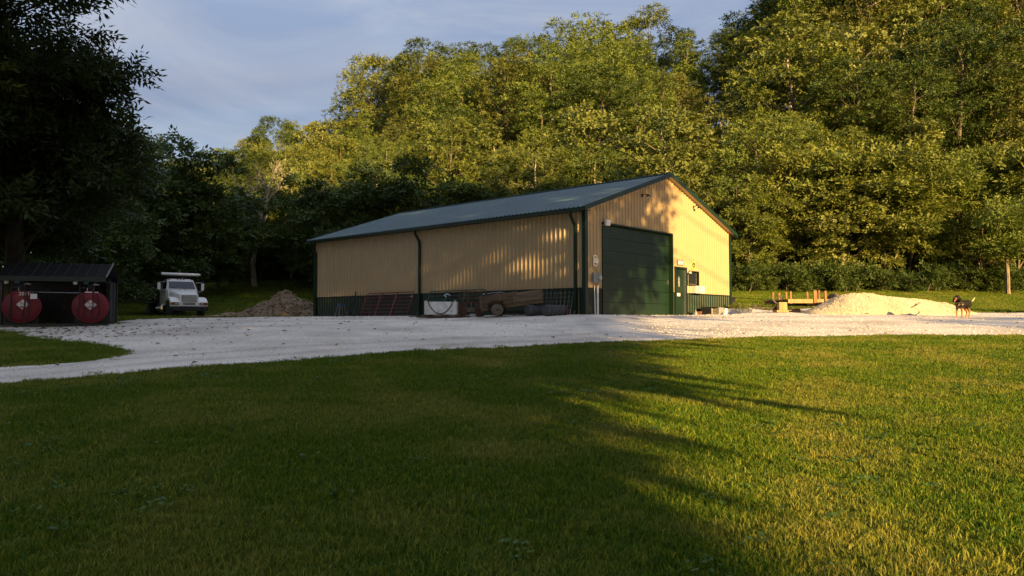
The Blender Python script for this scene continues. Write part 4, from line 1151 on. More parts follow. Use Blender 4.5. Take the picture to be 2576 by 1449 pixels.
for yy0, yy1 in ((-RK - 0.02, -RK + 0.005), (L_ + RK - 0.005, L_ + RK + 0.02)):
    for sl in (0, 1):
        def X(v): return v if sl == 0 else W_ - v
        ze = H_ - PITCHR * OV; zr = H_ + PITCHR * W_ / 2
        mb = MB(); mb.prism([(X(-OV - 0.02), ze - 0.12), (X(-OV - 0.02), ze + 0.075), (X(W_ / 2), zr + 0.09), (X(W_ / 2), zr - 0.105)], yy0, yy1, 'xz'); mb.build('rake_trim', M['green_steel'], barn)
        mb = MB(); ys0, ys1 = (-RK + 0.006, -0.03) if yy0 < 0 else (L_ + 0.03, L_ + RK - 0.006)
        mb.prism([(X(-OV), ze - 0.095), (X(-OV), ze - 0.08), (X(W_ / 2), zr - 0.08), (X(W_ / 2), zr - 0.095)], ys0, ys1, 'xz'); mb.build('gable_soffit', M['tan_steel'], barn)
# downspouts with an elbow back to the wall
for y in (0.42, 9.7, 18.35):
    mb = MB(); ze = H_ - PITCHR * OV - 0.13; xo = -OV - 0.06
    pth = [(xo, y, ze + 0.02), (xo, y, ze - 0.12), (-0.10, y, ze - 0.52), (-0.085, y, ze - 0.70), (-0.085, y, 0.12), (-0.14, y, 0.02), (-0.24, y, -0.06)]
    for a, b in zip(pth[:-1], pth[1:]): mb.bar(a, b, 0.085, 0.105, up=(1, 0, 0) if abs(a[2] - b[2]) > 0.3 else (0, 0, 1))
    o = mb.build('downspout', M['green_steel'], barn)
    for z in (0.9, 1.9, 2.9):
        s = MB(); s.box(-0.135, -0.022, y - 0.052, y + 0.052, z, z + 0.03); s.build('strap', M['green_steel'], o)
# overhead door: recessed, seven sections
od = MB()
rec = 0.26
od.box(D0 - 0.05, D0, -0.054, rec, 0, DZ + 0.05); od.box(D1, D1 + 0.05, -0.054, rec, 0, DZ + 0.05); od.box(D0, D1, -0.054, rec, DZ, DZ + 0.05)
door = od.build('overhead_door', M['green_steel'], barn)
ns = 7; sh = (DZ - 0.01) / ns
for k in range(ns):
    mb = MB(); z0 = k * sh + 0.006; z1 = (k + 1) * sh - 0.006
    mb.box(D0 + 0.004, D1 - 0.004, rec - 0.10, rec - 0.05, z0, z1, bev=0.008)
    for f in (0.33, 0.67):
        zc = z0 + (z1 - z0) * f; mb.box(D0 + 0.02, D1 - 0.02, rec - 0.107, rec - 0.098, zc - 0.09, zc + 0.06)
    mb.build('door_section', M['green_steel'], door)
mb = MB(); mb.box(D1 - 0.16, D1 - 0.12, rec - 0.15, rec - 0.108, 1.42, 1.62); mb.build('handle', M['chrome'], door)
# walk door
fr = MB(); fr.box(E0 - 0.06, E0 + 0.02, -0.054, 0.12, 0, EZ + 0.06); fr.box(E1 - 0.02, E1 + 0.06, -0.054, 0.12, 0, EZ + 0.06); fr.box(E0 + 0.02, E1 - 0.02, -0.054, 0.12, EZ - 0.02, EZ + 0.06)
wd = fr.build('walk_door', M['trim_dark'], barn)
mb = MB(); mb.box(E0 + 0.022, E1 - 0.022, 0.07, 0.11, 0.03, EZ - 0.022, bev=0.006)
for z0, z1 in ((0.25, 0.95), (1.15, 1.95)): mb.box(E0 + 0.14, E1 - 0.14, 0.060, 0.072, z0, z1, bev=0.005)
leaf_ = mb.build('door_leaf', M['green_steel'], wd)
mb = MB(); mb.tube([(E0 + 0.10, 0.07, 1.0), (E0 + 0.10, 0.02, 1.0)], 0.016, 8); mb.tube([(E0 + 0.10, 0.015, 1.0), (E0 + 0.20, 0.015, 1.0)], 0.012, 8); mb.build('handle', M['chrome'], wd)
mb = MB(); mb.box(E1 - 0.028, E1 - 0.021, -0.03, 0.07, 0.03, EZ - 0.03); mb.build('weather_strip', M['chrome'], wd)
mb = MB(); mb.box(E0, E1, -0.05, 0.12, 0.0, 0.025); mb.build('threshold', M['galv'], wd)
# window
a, b, c, d = WN
fr = MB()
fr.box(a - 0.05, a, -0.056, 0.10, c - 0.05, d + 0.05); fr.box(b, b + 0.05, -0.056, 0.10, c - 0.05, d + 0.05); fr.box(a, b, -0.056, 0.10, d, d + 0.05); fr.box(a, b, -0.056, 0.10, c - 0.05, c)
wnd = fr.build('window', M['trim_dark'], barn)
mb = MB(); mb.box(a + 0.002, b - 0.002, 0.05, 0.056, c + 0.002, d - 0.002); mb.build('pane', M['glass'], wnd)
mb = MB(); mb.box(b - 0.10, b - 0.06, 0.035, 0.047, c + 0.03, d - 0.05); mb.box(a + 0.05, b - 0.06, 0.035, 0.047, c + 0.03, c + 0.06); mb.build('sash', M['old_wood'], wnd)
# brown sheet standing in for the dim interior behind the window
mb = MB(); mb.box(a - 0.3, b + 0.3, 0.5, 0.52, c - 0.4, d + 0.4); mb.build('interior_backing', M['interior'], barn)
# concrete sill along the gable
ap = MB(); ap.prism([(0.0, -0.05), (0.0, -0.95), (W_ + 0.4, -0.75), (W_ + 0.4, -0.05)], -0.30, -0.002, 'xy')
apo = ap.build('concrete_apron', M['concrete'], None, loc=(BARN_N[0], BARN_N[1], FLOOR)); apo.rotation_euler = (0, 0, BARN_YAW)
tag(apo, kind='structure')

def on_barn(x, y, z=0.0):
    p = BARN_N + BG * x + BL * y
    return (float(p[0]), float(p[1]), FLOOR + z)
def barn_thing(name, label, cat, x, y, z=0.0, group=None): return thing(name, label, cat, on_barn(x, y, z), BARN_YAW, group)

# ------------------------------------------------------------------ things on the gable wall
t = barn_thing('flood_light', 'white boxy flood light at the top left corner of the overhead door', 'light', 1.28, -0.05, 3.72)
mb = MB(); mb.box(-0.13, 0.13, -0.20, -0.06, -0.12, 0.12, bev=0.03); mb.build('housing', M['white_plastic'], t, smooth=True)
mb = MB(); mb.tube([(0, 0.02, 0), (0, -0.08, 0)], 0.04, 10); mb.tube([(-0.08, 0.0, -.08), (-0.32, 0.0, -0.14)], 0.012, 6); mb.build('bracket', M['grey_metal'], t)
for i, (x, z, lab) in enumerate(((4.12, 5.19, 'dark gooseneck wall lamp high on the shaded left half of the gable'), (8.62, 5.19, 'dark gooseneck wall lamp under the right roof slope of the gable'))):
    t = barn_thing('wall_lamp', lab, 'lamp', x, -0.02, z, 'gooseneck lamps on the gable')
    mb = MB(); mb.tube([(0, 0, 0), (0, -0.06, 0.03), (0, -0.20, 0.05), (0, -0.30, 0.0)], [0.018, 0.018, 0.018, 0.018], 8); mb.build('arm', M['black_steel'], t, smooth=True)
    mb = MB(); mb.lathe([(0.07, 0.0), (0.07, 0.02)], 14, (0, 0.0, 0), (0, -1, 0)); mb.build('base', M['black_steel'], t)
    mb = MB(); mb.lathe([(0.04, 0.03), (0.05, 0.0), (0.10, -0.06), (0.105, -0.07), (0.095, -0.065)], 16, (0, -0.31, -0.01)); mb.build('shade', M['black_steel'], t, smooth=True)
    mb = MB(); mb.lathe([(0.01, -0.11), (0.03, -0.10), (0.04, -0.07), (0.02, -0.04)], 12, (0, -0.31, -0.01)); mb.build('bulb', M['white_plastic'], t, smooth=True)
t = barn_thing('arrow_sign', 'white arrow-shaped sign pointing right above the electric meter', 'sign', 0.67, -0.03, 2.14)
mb = MB(); mb.prism([(-0.19, -0.20), (0.06, -0.22), (0.06, -0.16), (0.20, 0.0), (0.06, 0.20), (0.06, 0.25), (-0.19, 0.22)], -0.02, 0.0, 'xz'); mb.build('board', M['cream'], t)
for z in (0.13, -0.13):
    for dz in (0, 0.035):
        mb = MB(); mb.box(-0.12, 0.02, -0.024, -0.0205, z + dz - 0.012, z + dz + 0.012); mb.build('marking', M['ink'], t)
t = barn_thing('electric_meter', 'grey electric meter box with two white conduits left of the overhead door', 'meter', 0.62, -0.02, 0.0)
mb = MB(); mb.box(-0.24, 0.24, -0.13, 0.0, 1.26, 1.68, bev=0.01); mb.build('box', M['grey_metal'], t)
mb = MB(); mb.lathe([(0.105, 0.0), (0.105, 0.04), (0.085, 0.10), (0.05, 0.12)], 18, (0.10, -0.13, 1.46), (0, -1, 0)); mb.build('dial', M['lens'], t, smooth=True)
mb = MB(); mb.tube([(-0.12, -0.06, 1.16), (-0.10, -0.06, 0.6), (-0.07, -0.06, -0.1)], 0.022, 8); mb.build('conduit', M['white_plastic'], t, smooth=True)
mb = MB(); mb.tube([(0.09, -0.06, 1.16), (0.09, -0.06, -0.1)], 0.042, 10); mb.build('conduit', M['white_plastic'], t, smooth=True)
t = barn_thing('warning_sign', 'small white sign with red border above the walk door', 'sign', 7.32, -0.026, 2.46)
mb = MB(); mb.box(-0.26, 0.26, -0.012, 0.0, -0.13, 0.13, bev=0.005); mb.build('border', M['sign_red'], t)
mb = MB(); mb.box(-0.205, 0.205, -0.016, -0.0125, -0.085, 0.085); mb.build('face', M['sign_white'], t)
for z, w in ((0.045, 0.24), (0.01, 0.28), (-0.025, 0.26), (-0.055, 0.2)):
    mb = MB(); mb.box(-w / 2, w / 2, -0.019, -0.0165, z - 0.007, z + 0.007); mb.build('lettering', M['sign_red'], t)
t = barn_thing('round_sign', 'round green emblem sign with yellow rim above the window', 'sign', 8.57, -0.026, 2.39)
mb = MB(); mb.lathe([(0.22, 0.0), (0.22, 0.012), (0.205, 0.02), (0.15, 0.02)], 28, (0, 0, 0), (0, -1, 0)); mb.build('rim', M['sign_yellow'], t)
mb = MB(); mb.lathe([(0.152, 0.018), (0.152, 0.024)], 28, (0, 0, 0), (0, -1, 0)); mb.build('face', M['sign_green'], t)
mb = MB(); mb.prism([(-0.03, 0.07), (0.005, 0.09), (0.0, 0.03), (0.06, 0.015), (0.05, -0.03), (-0.035, -0.03), (-0.02, 0.02)], -0.028, -0.0245, 'xz'); mb.build('emblem', M['sign_yellow'], t)
mb = MB(); mb.box(-0.05, 0.06, -0.028, -0.0245, -0.10, -0.075); mb.build('lettering', M['sign_yellow'], t)
t = barn_thing('thermometer', 'narrow dark wall thermometer between the walk door and the window', 'thermometer', 8.02, -0.026, 1.72)
mb = MB(); mb.box(-0.03, 0.03, -0.02, 0.0, -0.30, 0.30, bev=0.006); mb.build('board', M['trim_dark'], t)
mb = MB(); mb.tube([(0, -0.024, -0.22), (0, -0.024, 0.2)], 0.006, 6); mb.tube([(0, -0.024, -0.25), (0, -0.024, -0.2)], 0.016, 8); mb.build('tube', M['lens'], t)
t = barn_thing('camera_unit', 'small white camera at the upper left corner of the window', 'camera', 8.10, -0.05, 2.03)
mb = MB(); mb.box(-0.07, 0.05, -0.12, -0.01, -0.04, 0.04, bev=0.012); mb.build('housing', M['white_plastic'], t, smooth=True)
mb = MB(); mb.tube([(-0.02, -0.12, 0), (-0.02, -0.14, 0)], 0.022, 10); mb.tube([(0, 0.03, 0), (0, -0.02, 0)], 0.02, 8); mb.build('lens', M['black'], t)
t = barn_thing('air_conditioner', 'cream window air conditioner with louvred front under the window', 'air conditioner', 8.60, -0.03, 1.235)
mb = MB(); mb.box(-0.42, 0.42, -0.34, 0.02, -0.17, 0.17, bev=0.012); mb.build('case', M['cream'], t)
for k in range(7): mb = MB(); mb.box(0.02, 0.38, -0.352, -0.341, -0.13 + k * 0.042, -0.112 + k * 0.042); mb.build('louvre', M['white_plastic'], t)
for k in range(4): mb = MB(); mb.box(-0.36 + k * 0.09, -0.335 + k * 0.09, -0.352, -0.341, -0.12, 0.13); mb.build('fin', M['grey_metal'], t)
t = barn_thing('door_ornament', 'grey bottle-shaped plaque hanging on the green walk door', 'plaque', 7.33, 0.055, 1.60)
mb = MB(); mb.prism([(-0.055, -0.25), (0.055, -0.25), (0.075, 0.10), (0.06, 0.16), (0.02, 0.18), (0.02, 0.25), (-0.02, 0.25), (-0.02, 0.18), (-0.06, 0.16), (-0.075, 0.10)], -0.012, 0.0, 'xz'); mb.build('board', M['grey_metal'], t)
for z in (0.09, 0.02): mb = MB(); mb.lathe([(0.022, 0), (0.022, 0.003)], 12, (0.01, -0.013, z), (0, -1, 0)); mb.build('hole', M['ink'], t)
t = barn_thing('door_notice', 'small white notice on the lower half of the walk door', 'notice', 7.30, 0.055, 0.98)
mb = MB(); mb.box(-0.14, 0.14, -0.006, 0.0, -0.07, 0.07, bev=0.002); mb.build('card', M['sign_white'], t)
for z in (0.025, -0.01): mb = MB(); mb.box(-0.09, 0.10, -0.009, -0.0065, z - 0.007, z + 0.007); mb.build('lettering', M['grey_metal'], t)

# on the ground along the gable
t = barn_thing('metal_cabinet', 'grey metal box lying open on its side by the walk door', 'box', 9.35, -0.55, -0.02)
mb = MB(); mb.box(-0.62, 0.10, -0.30, -0.28, 0.42, 0.44)
mb.box(-0.62, 0.10, -0.30, 0.25, 0.42, 0.44); mb.box(-0.62, 0.10, -0.30, 0.25, 0.04, 0.06); mb.box(-0.64, -0.62, -0.30, 0.25, 0.04, 0.44); mb.box(-0.62, 0.1, 0.23, 0.25, 0.06, 0.42); mb.build('case', M['black_steel'], t)
mb = MB(); mb.box(0.10, 0.66, -0.32, 0.25, 0.0, 0.43, bev=0.01); mb.build('end_panel', M['grey_metal'], t)
mb = MB(); mb.box(-0.38, 0.02, -0.22, 0.10, 0.065, 0.36, bev=0.02); mb.build('insert', M['old_wood'], t)
mb = MB(); mb.box(-0.56, -0.42, -0.27, 0.1, 0.065, 0.38, bev=0.01); mb.build('drawer', M['grey_metal'], t)
t = barn_thing('boot_pot', 'brown clay pot with a jug beside it at the walk door step', 'pot', 8.12, -0.45, -0.02)
mb = MB(); mb.lathe([(0.13, 0.0), (0.17, 0.16), (0.19, 0.18), (0.19, 0.22), (0.165, 0.22), (0.15, 0.17)], 16, (0.06, 0, 0)); mb.build('pot', M['terracotta'], t, smooth=True)
mb = MB(); mb.lathe([(0.08, 0.0), (0.09, 0.14), (0.05, 0.22), (0.025, 0.24), (0.025, 0.30)], 14, (-0.20, -0.02, 0)); mb.build('jug', M['grey_metal'], t, smooth=True)
# planter: low galvanised oval with ribs
t = barn_thing('planter', 'low oval galvanised steel planter at the right gable corner', 'planter', 11.65, -0.62, -0.03)
mb = MB(); hp = 0.40; n = 40
def oval(a, k=0.0): return ((1.55 + k) * math.copysign(abs(math.cos(a)) ** 0.55, math.cos(a)), (0.42 + k) * math.copysign(abs(math.sin(a)) ** 0.75, math.sin(a)))
prof = [(0, 0.0), (0.012, 0.01), (0.0, 0.05), (0.0, 0.17), (0.014, 0.185), (0.014, 0.20), (0.0, 0.215), (0.0, 0.37), (0.016, 0.385), (0.016, 0.40), (-0.012, 0.40), (-0.012, 0.30)]
vs, fs = [], []
for k, z in prof:
    for i in range(n): x, y = oval(2 * math.pi * i / n, k); vs.append((x, y, z))
for j in range(len(prof) - 1):
    for i in range(n): i2 = (i + 1) % n; fs.append((j * n + i, j * n + i2, (j + 1) * n + i2, (j + 1) * n + i))
mb.add(vs, fs); mb.build('trough', M['galv'], t, smooth=True)
mb = MB(); mb.add([(*oval(2 * math.pi * i / n, -0.014), 0.31) for i in range(n)], [tuple(range(n))]); mb.build('soil', M['terracotta'], t)
for i, (xx, lab) in enumerate(((-0.1, 'left'), (0.75, 'right'))):
    q = barn_thing('planter_herb', f'{"taller" if i == 0 else "lower"} green bushy plant growing in the galvanised planter', 'plant', 11.65 + xx, -0.60, 0.28, 'plants in the planter')
    V, Q, A = leaves(np.random.default_rng(90 + i), [(0, 0, 0.16), (0.2, 0.04, 0.13), (-0.2, 0, 0.12), (0.05, -.08, 0.25 - .08 * i), (0.36, 0, 0.09), (-.36, 0, .1)], [0.15] * 6, np.zeros(2), 46, 4, 0.075, 0.5, 0.1)
    link_mesh('foliage', np_mesh('foliage', V, Q, M['leaf_pale'], A), q)
    mb = MB()
    for k in range(5): mb.tube([(0.12 * (k - 2), 0, 0), (0.15 * (k - 2), 0, 0.16)], 0.006, 5)
    mb.build('stem', M['leaf_deep'], q)
t = barn_thing('trash_bin', 'black wheeled trash bin beside the right barn corner', 'bin', 13.05, 0.55, -0.03)
mb = MB(); mb.add([(-.24, -.26, .12), (.24, -.26, .12), (.24, .24, .12), (-.24, .24, .12), (-.32, -.34, .98), (.32, -.34, .98), (.32, .32, .98), (-.32, .32, .98)], [(0, 1, 2, 3), (4, 7, 6, 5), (0, 4, 5, 1), (1, 5, 6, 2), (2, 6, 7, 3), (3, 7, 4, 0)])
mb.box(-.34, .34, -.36, -.30, .62, .98); mb.build('body', M['black'], t)
mb = MB(); mb.box(-.36, .38, -.39, .36, .985, 1.05, bev=.02); mb.tube([(-.3, .4, .98), (.3, .4, .98)], .02, 8); mb.build('lid', M['black'], t)
for s_ in (-1, 1): mb = MB(); mb.lathe([(.12, -.03), (.12, .03)], 16, (s_ * .27, .25, .12), (1, 0, 0)); mb.build('wheel', M['rubber'], t)

# ------------------------------------------------------------------ things leaning on the long wall
def tube_gate(name, label, y0, y1, h, mat, foot, rails, group=None):
    """pipe gate leaning on the wall: foot metres out at the ground"""
    w = y1 - y0
    z0 = gz(*on_barn(-foot, (y0 + y1) / 2)[:2]) - FLOOR
    t = barn_thing(name, label, 'gate', -foot, y0, z0, group)
    tilt = math.atan2(foot - 0.10, h)
    t.rotation_euler = Quaternion((0, 0, 1), BARN_YAW).to_matrix().to_4x4().to_euler()
    Mx = Matrix.Rotation(BARN_YAW, 4, 'Z') @ Matrix.Rotation(tilt, 4, 'Y')
    t.rotation_euler = Mx.to_euler()
    r = 0.024; c = 0.16
    mb = MB()
    path = []
    for cyx, cz, a0 in ((w - c, h - c, 0), (c, h - c, 90), (c, r + 0.0 + 0.02, 180), (w - c, r + 0.02, 270)):
        pass
    def arc(cx_, cz_, a0, a1, n=6): return [(0, cx_ + c * math.cos(R(a0 + (a1 - a0) * i / n)), cz_ + c * math.sin(R(a0 + (a1 - a0) * i / n))) for i in range(n + 1)]
    path = [(0, w, 0.03)] + arc(w - c, h - c, 0, 90) + arc(c, h - c, 90, 180) + [(0, 0, 0.03)]
    mb.tube(path, r, 8); mb.build('frame', mat, t, smooth=True)
    for k in range(rails):
        z = 0.04 + (h - 0.10) * k / rails
        mb = MB(); mb.tube([(0, 0.01, z), (0, w - 0.01, z)], r * 0.72, 6); mb.build('rail', mat, t, smooth=True)
    for f in (0.34, 0.67):
        mb = MB(); mb.box(-0.034, -0.020, w * f - 0.045, w * f + 0.045, 0.02, h - 0.01); mb.build('stay', mat, t)
    for z in (h * 0.78,):
        for dy in (0.03, 0.10): mb = MB(); mb.box(-0.035, 0.03, dy - 0.015, dy + 0.015, z, z + 0.07); mb.build('hinge', M['galv'], t)
    return t
tube_gate('pipe_gate', 'dark red tubular farm gate leaning on the long barn wall', 10.0, 13.6, 1.27, M['red_gate'], 0.62, 6)
tube_gate('pipe_gate', 'dark green tubular farm gate leaning behind the white fuel tank', 5.25, 8.9, 1.22, M['green_gate'], 0.50, 6)
# welded wire panel
zf = gz(*on_barn(-0.35, 1.4)[:2]) - FLOOR
t = barn_thing('wire_panel', 'welded wire mesh panel leaning by the near barn corner', 'wire panel', -0.34, 0.5, zf)
t.rotation_euler = (Matrix.Rotation(BARN_YAW, 4, 'Z') @ Matrix.Rotation(R(14), 4, 'Y')).to_euler()
for k in range(12): mb = MB(); mb.tube([(0, k * 0.19, 0.0), (0, k * 0.19, 0.98)], 0.006, 5); mb.build('wire', M['grey_metal'], t)
for k in range(6): mb = MB(); mb.tube([(0.008, -0.03, 0.03 + k * 0.18), (0.008, 2.12, 0.03 + k * 0.18)], 0.005, 5); mb.build('wire', M['grey_metal'], t)
# hand truck
zf = gz(*on_barn(-0.5, 14.6)[:2]) - FLOOR
t = barn_thing('hand_truck', 'black hand truck with a tall handle against the far green wainscot', 'hand truck', -0.45, 14.55, zf)
mb = MB()
for s_ in (-0.2, 0.2): mb.tube([(0.0, s_, 0.10), (0.18, s_, 0.85), (0.22, s_ * 0.8, 1.02)], 0.018, 6)
for z in (0.25, 0.5, 0.75): mb.tube([(0.05 + 0.16 * z, -0.2, z), (0.05 + 0.16 * z, 0.2, z)], 0.013, 6)
mb.tube([(0.24, 0, 1.0), (0.27, 0, 1.32)], 0.035, 8); mb.build('frame', M['black_steel'], t, smooth=True)
mb = MB(); mb.box(-0.25, 0.05, -0.22, 0.22, 0.03, 0.05); mb.build('toe_plate', M['galv'], t)
for s_ in (-0.27, 0.27): mb = MB(); mb.lathe([(0.07, -0.04), (0.14, -0.035), (0.14, 0.035), (0.07, 0.04)], 16, (0.05, s_, 0.14), (0, 1, 0)); mb.build('wheel', M['rubber'], t, smooth=True)
# trestle with blue top
zf = gz(*on_barn(-0.45, 15.5)[:2]) - FLOOR
t = barn_thing('trestle', 'small blue-topped trestle with thin grey legs by the hand truck', 'trestle', -0.45, 15.45, zf)
mb = MB(); mb.box(-0.16, 0.16, -0.12, 0.12, 0.60, 0.68, bev=0.01); mb.build('top', M['blue_plastic'], t)
for a_ in ((-.12, -.09), (.12, -.09), (-.12, .09), (.12, .09)): mb = MB(); mb.tube([(a_[0], a_[1], .6), (a_[0] * 2.2, a_[1] * 2.0, 0)], .014, 6); mb.build('leg', M['grey_metal'], t)

def ground_thing(name, label, cat, px, Y, rotz, group=None, dz=0.0):
    x, y, z = at(px, Y)
    z = float(max(z, gravel_z(np.array(x), np.array(y)))) if gravel_sd(np.array(x), np.array(y)) > -0.3 else z
    return thing(name, label, cat, (x, y, z + dz), rotz, group)

# white transfer tank on a steel skid
t = ground_thing('fuel_skid', 'rusty steel skid under the white transfer tank', 'skid', 1125, 31.0, R(-6))
mb = MB()
for y in (-0.28, 0.28): mb.box(-1.2, 1.15, y - 0.05, y + 0.05, 0.0, 0.07)
mb.build('runner', M['rust'], t)
for x in (-0.75, -0.1, 0.5): mb = MB(); mb.box(x - 0.10, x + 0.10, -0.36, 0.36, 0.072, 0.12); mb.build('cross_board', M['old_wood'], t)
t = ground_thing('transfer_tank', 'white steel fuel transfer tank with black hose loop and pump', 'fuel tank', 1112, 31.0, R(-6), dz=0.122)
mb = MB(); mb.box(-0.64, 0.66, -0.32, 0.32, 0.0, 0.52, bev=0.012); mb.build('body', M['white_dirty'], t)
mb = MB(); mb.box(-0.66, -0.645, -0.325, 0.325, 0.0, 0.56); mb.build('end_plate', M['white_dirty'], t)
for x in (-0.62, 0.56): mb = MB(); mb.tube([(x, -0.25, 0.52), (x, -0.25, 0.57), (x + 0.05, -0.25, 0.57), (x + 0.05, -0.25, 0.52)], 0.012, 6); mb.build('lifting_lug', M['white_dirty'], t)
mb = MB(); mb.box(-0.58, 0.6, -0.24, 0.24, 0.522, 0.545); mb.build('lid', M['black_steel'], t)
mb = MB(); mb.box(0.22, 0.46, -0.12, 0.10, 0.546, 0.66, bev=0.03); mb.lathe([(.07, 0), (.07, .10), (.04, .13)], 14, (.30, -.02, .66)); pmp = mb.build('pump', M['black_steel'], t, smooth=True)
mb = MB(); mb.tube([(.20, -.10, .70), (.10, -.10, .78), (.26, -.10, .84), (.34, -.08, .76)], .022, 8); mb.build('nozzle', M['galv'], pmp, smooth=True)
hose = [(-0.50 + 1.0 * i / 24, -0.352, 0.56 - 0.53 * math.sin(math.pi * (i / 24)) ** 0.62) for i in range(25)]
mb = MB(); mb.tube([(-0.48, -0.1, 0.57)] + hose + [(0.46, -0.1, 0.58)], 0.018, 8); mb.build('hose', M['black'], t, smooth=True)
# rusty bale-spear rack
t = ground_thing('implement_rack', 'rusty welded steel implement rack beside the white tank', 'implement', 1186, 30.9, R(-10))
mb = MB()
for z in (0.55, 0.74, 0.98): mb.box(-0.52, 0.50, -0.04, 0.04, z, z + 0.05)
mb.build('cross_beam', M['rust'], t)
for i, x in enumerate((-0.50, -0.32, -0.14, 0.04, 0.22, 0.40)): mb = MB(); mb.box(x - 0.022, x + 0.022, -0.03, 0.03, 0.50, 0.98 if i % 3 else 1.03); mb.build('upright', M['rust'], t)
for x0, x1 in ((-0.52, -0.18), (0.16, 0.50)): mb = MB(); mb.box(x0, x1, -0.075, -0.045, 0.08, 0.56, bev=0.006); mb.build('plate', M['rust'], t)
for x in (-0.4, 0.38): mb = MB(); mb.box(x - 0.06, x + 0.06, -0.55, 0.45, 0.0, 0.08); mb.build('fork', M['rust'], t)
mb = MB(); mb.tube([(0.0, -0.08, 0.3), (0.02, -0.08, 0.62)], 0.03, 8); mb.box(-0.16, 0.16, -0.1, -0.06, 0.2, 0.36); mb.build('cylinder', M['grey_wood'], t)
t = ground_thing('concrete_chunk', 'pale broken concrete chunk under the rusty rack', 'block', 1189, 30.6, 0.4)
mb = MB(); mb.box(-0.11, 0.10, -0.09, 0.09, 0.0, 0.13, bev=0.03); mb.build('chunk', M['concrete'], t)

# old wooden farm trailer, tilted
t = ground_thing('farm_trailer', 'old weathered wooden box trailer tilted on one rubber wheel', 'trailer', 1289, 29.9, R(-4))
# local x runs to the picture right, -y faces the viewer
tilt = Matrix.Rotation(R(-8), 4, 'Y')
def tb(x0, x1, y0, y1, z0, z1, name, mat, bev=0.0, par=None):
    m_ = MB(); m_.box(x0, x1, y0, y1, z0, z1, bev=bev)
    m_.v = [tuple(tilt @ Vector(v) + Vector((0, 0, 0.48))) for v in m_.v]
    return m_.build(name, mat, par or t)
for k in range(3):
    tb(-1.20, 0.16, -0.50, -0.47, 0.005 + k * 0.145, 0.142 + k * 0.145, 'side_plank', M['old_wood'])
    tb(-1.20, 0.16, 0.47, 0.50, 0.005 + k * 0.145, 0.142 + k * 0.145, 'side_plank', M['old_wood'])
for k in range(2):
    tb(0.165, 1.20, -0.51, -0.48, 0.02 + k * 0.185, 0.198 + k * 0.185, 'side_plank', M['grey_wood'])
    tb(0.165, 1.20, 0.48, 0.51, 0.02 + k * 0.185, 0.198 + k * 0.185, 'side_plank', M['grey_wood'])
tb(-1.225, -1.202, -0.46, 0.46, 0.01, 0.44, 'headboard', M['grey_wood'])
for x in (-1.16, -0.43, 0.13, 0.24): tb(x - 0.032, x + 0.032, -0.545, -0.512, -0.06, 0.45, 'stake', M['grey_wood'])
for k in range(6): tb(-1.19, 1.20, -0.46 + k * 0.155, -0.312 + k * 0.155, -0.04, 0.0, 'floor_plank', M['grey_wood'])
tb(-1.19, 1.22, -0.51, -0.42, -0.14, -0.045, 'sill', M['old_wood']); tb(-1.19, 1.22, 0.42, 0.51, -0.14, -0.045, 'sill', M['old_wood'])
tb(1.202, 1.225, -0.46, 0.46, 0.0, 0.39, 'tailboard', M['grey_wood'])
WX = -0.54
mb = MB(); mb.tube([(WX, -0.5, 0.24), (WX, 0.5, 0.24)], 0.035, 8); mb.box(WX - 0.06, WX + 0.06, -0.4, 0.4, 0.26, 0.36); mb.build('axle', M['rust'], t)
for s_ in (-1, 1):
    mb = MB(); mb.lathe([(0.12, -0.08), (0.19, -0.085), (0.23, -0.06), (0.24, 0), (0.23, 0.06), (0.19, 0.085), (0.12, 0.08)], 24, (WX, s_ * 0.58, 0.235), (0, 1, 0)); w = mb.build('wheel', M['rubber_dusty'], t, smooth=True)
    mb = MB(); mb.lathe([(0.125, -0.07), (0.125, 0.07)], 16, (WX, s_ * 0.58, 0.235), (0, 1, 0)); mb.build('rim', M['cream'], w)
    mb = MB(); mb.lathe([(0.05, -0.10), (0.05, 0.10)], 12, (WX, s_ * 0.58, 0.235), (0, 1, 0)); mb.build('hub', M['rust'], w)
mb = MB(); pts = [(WX - 0.34, 0.20), (WX - 0.32, 0.48), (WX - 0.20, 0.56), (WX + 0.18, 0.56), (WX + 0.30, 0.38), (WX + 0.40, 0.26)]
for a_, b_ in zip(pts[:-1], pts[1:]): mb.bar((a_[0], -0.58, a_[1]), (b_[0], -0.58, b_[1]), 0.20, 0.014)
mb.build('mudguard', M['black_steel'], t)
mb = MB(); mb.tube([(-1.0, -.05, .86), (-.8, -.05, .90), (-.4, 0, .93)], .02, 6); mb.tube([(-.7, .2, .84), (-.5, .2, .95), (-.3, .2, .90)], .018, 6); mb.build('load_pipe', M['grey_metal'], t)
mb = MB(); mb.box(-0.3, 0.95, 0.1, 0.22, 0.12, 0.2); mb.box(0.85, 0.97, -.2, .2, .0, .5); mb.build('drawbar', M['black_steel'], t)

# two rollers of small tyres
def tyre_roll(label, px, Y, ang, endmat):
    t = ground_thing('tyre_roll', label, 'tyre roller', px, Y, ang, 'tyre rollers by the trailer')
    r = 0.215
    for k in range(6):
        x = k * 0.158
        mb = MB(); mb.lathe([(0.115, -0.074), (0.18, -0.078), (0.203, -0.072), (r, -0.045), (r, 0.045), (0.203, 0.072), (0.18, 0.078), (0.115, 0.074)], 22, (x, 0, r), (1, 0, 0))
        w = mb.build('tyre', M['rubber'] if k < 5 else endmat, t, smooth=True)
    mb = MB(); mb.lathe([(0.118, -0.05), (0.118, 0.83)], 16, (0, 0, r), (1, 0, 0)); mb.build('drum', M['rust'], t)
    return t
M['rubber_red'] = pm('rubber_red', (0.075, 0.022, 0.026), (0.04, 0.015, 0.017), scale=8, rough=0.85)
tyre_roll('row of six small black tyres lying nearest the farm trailer', 1330, 29.3, R(34), M['rubber'])
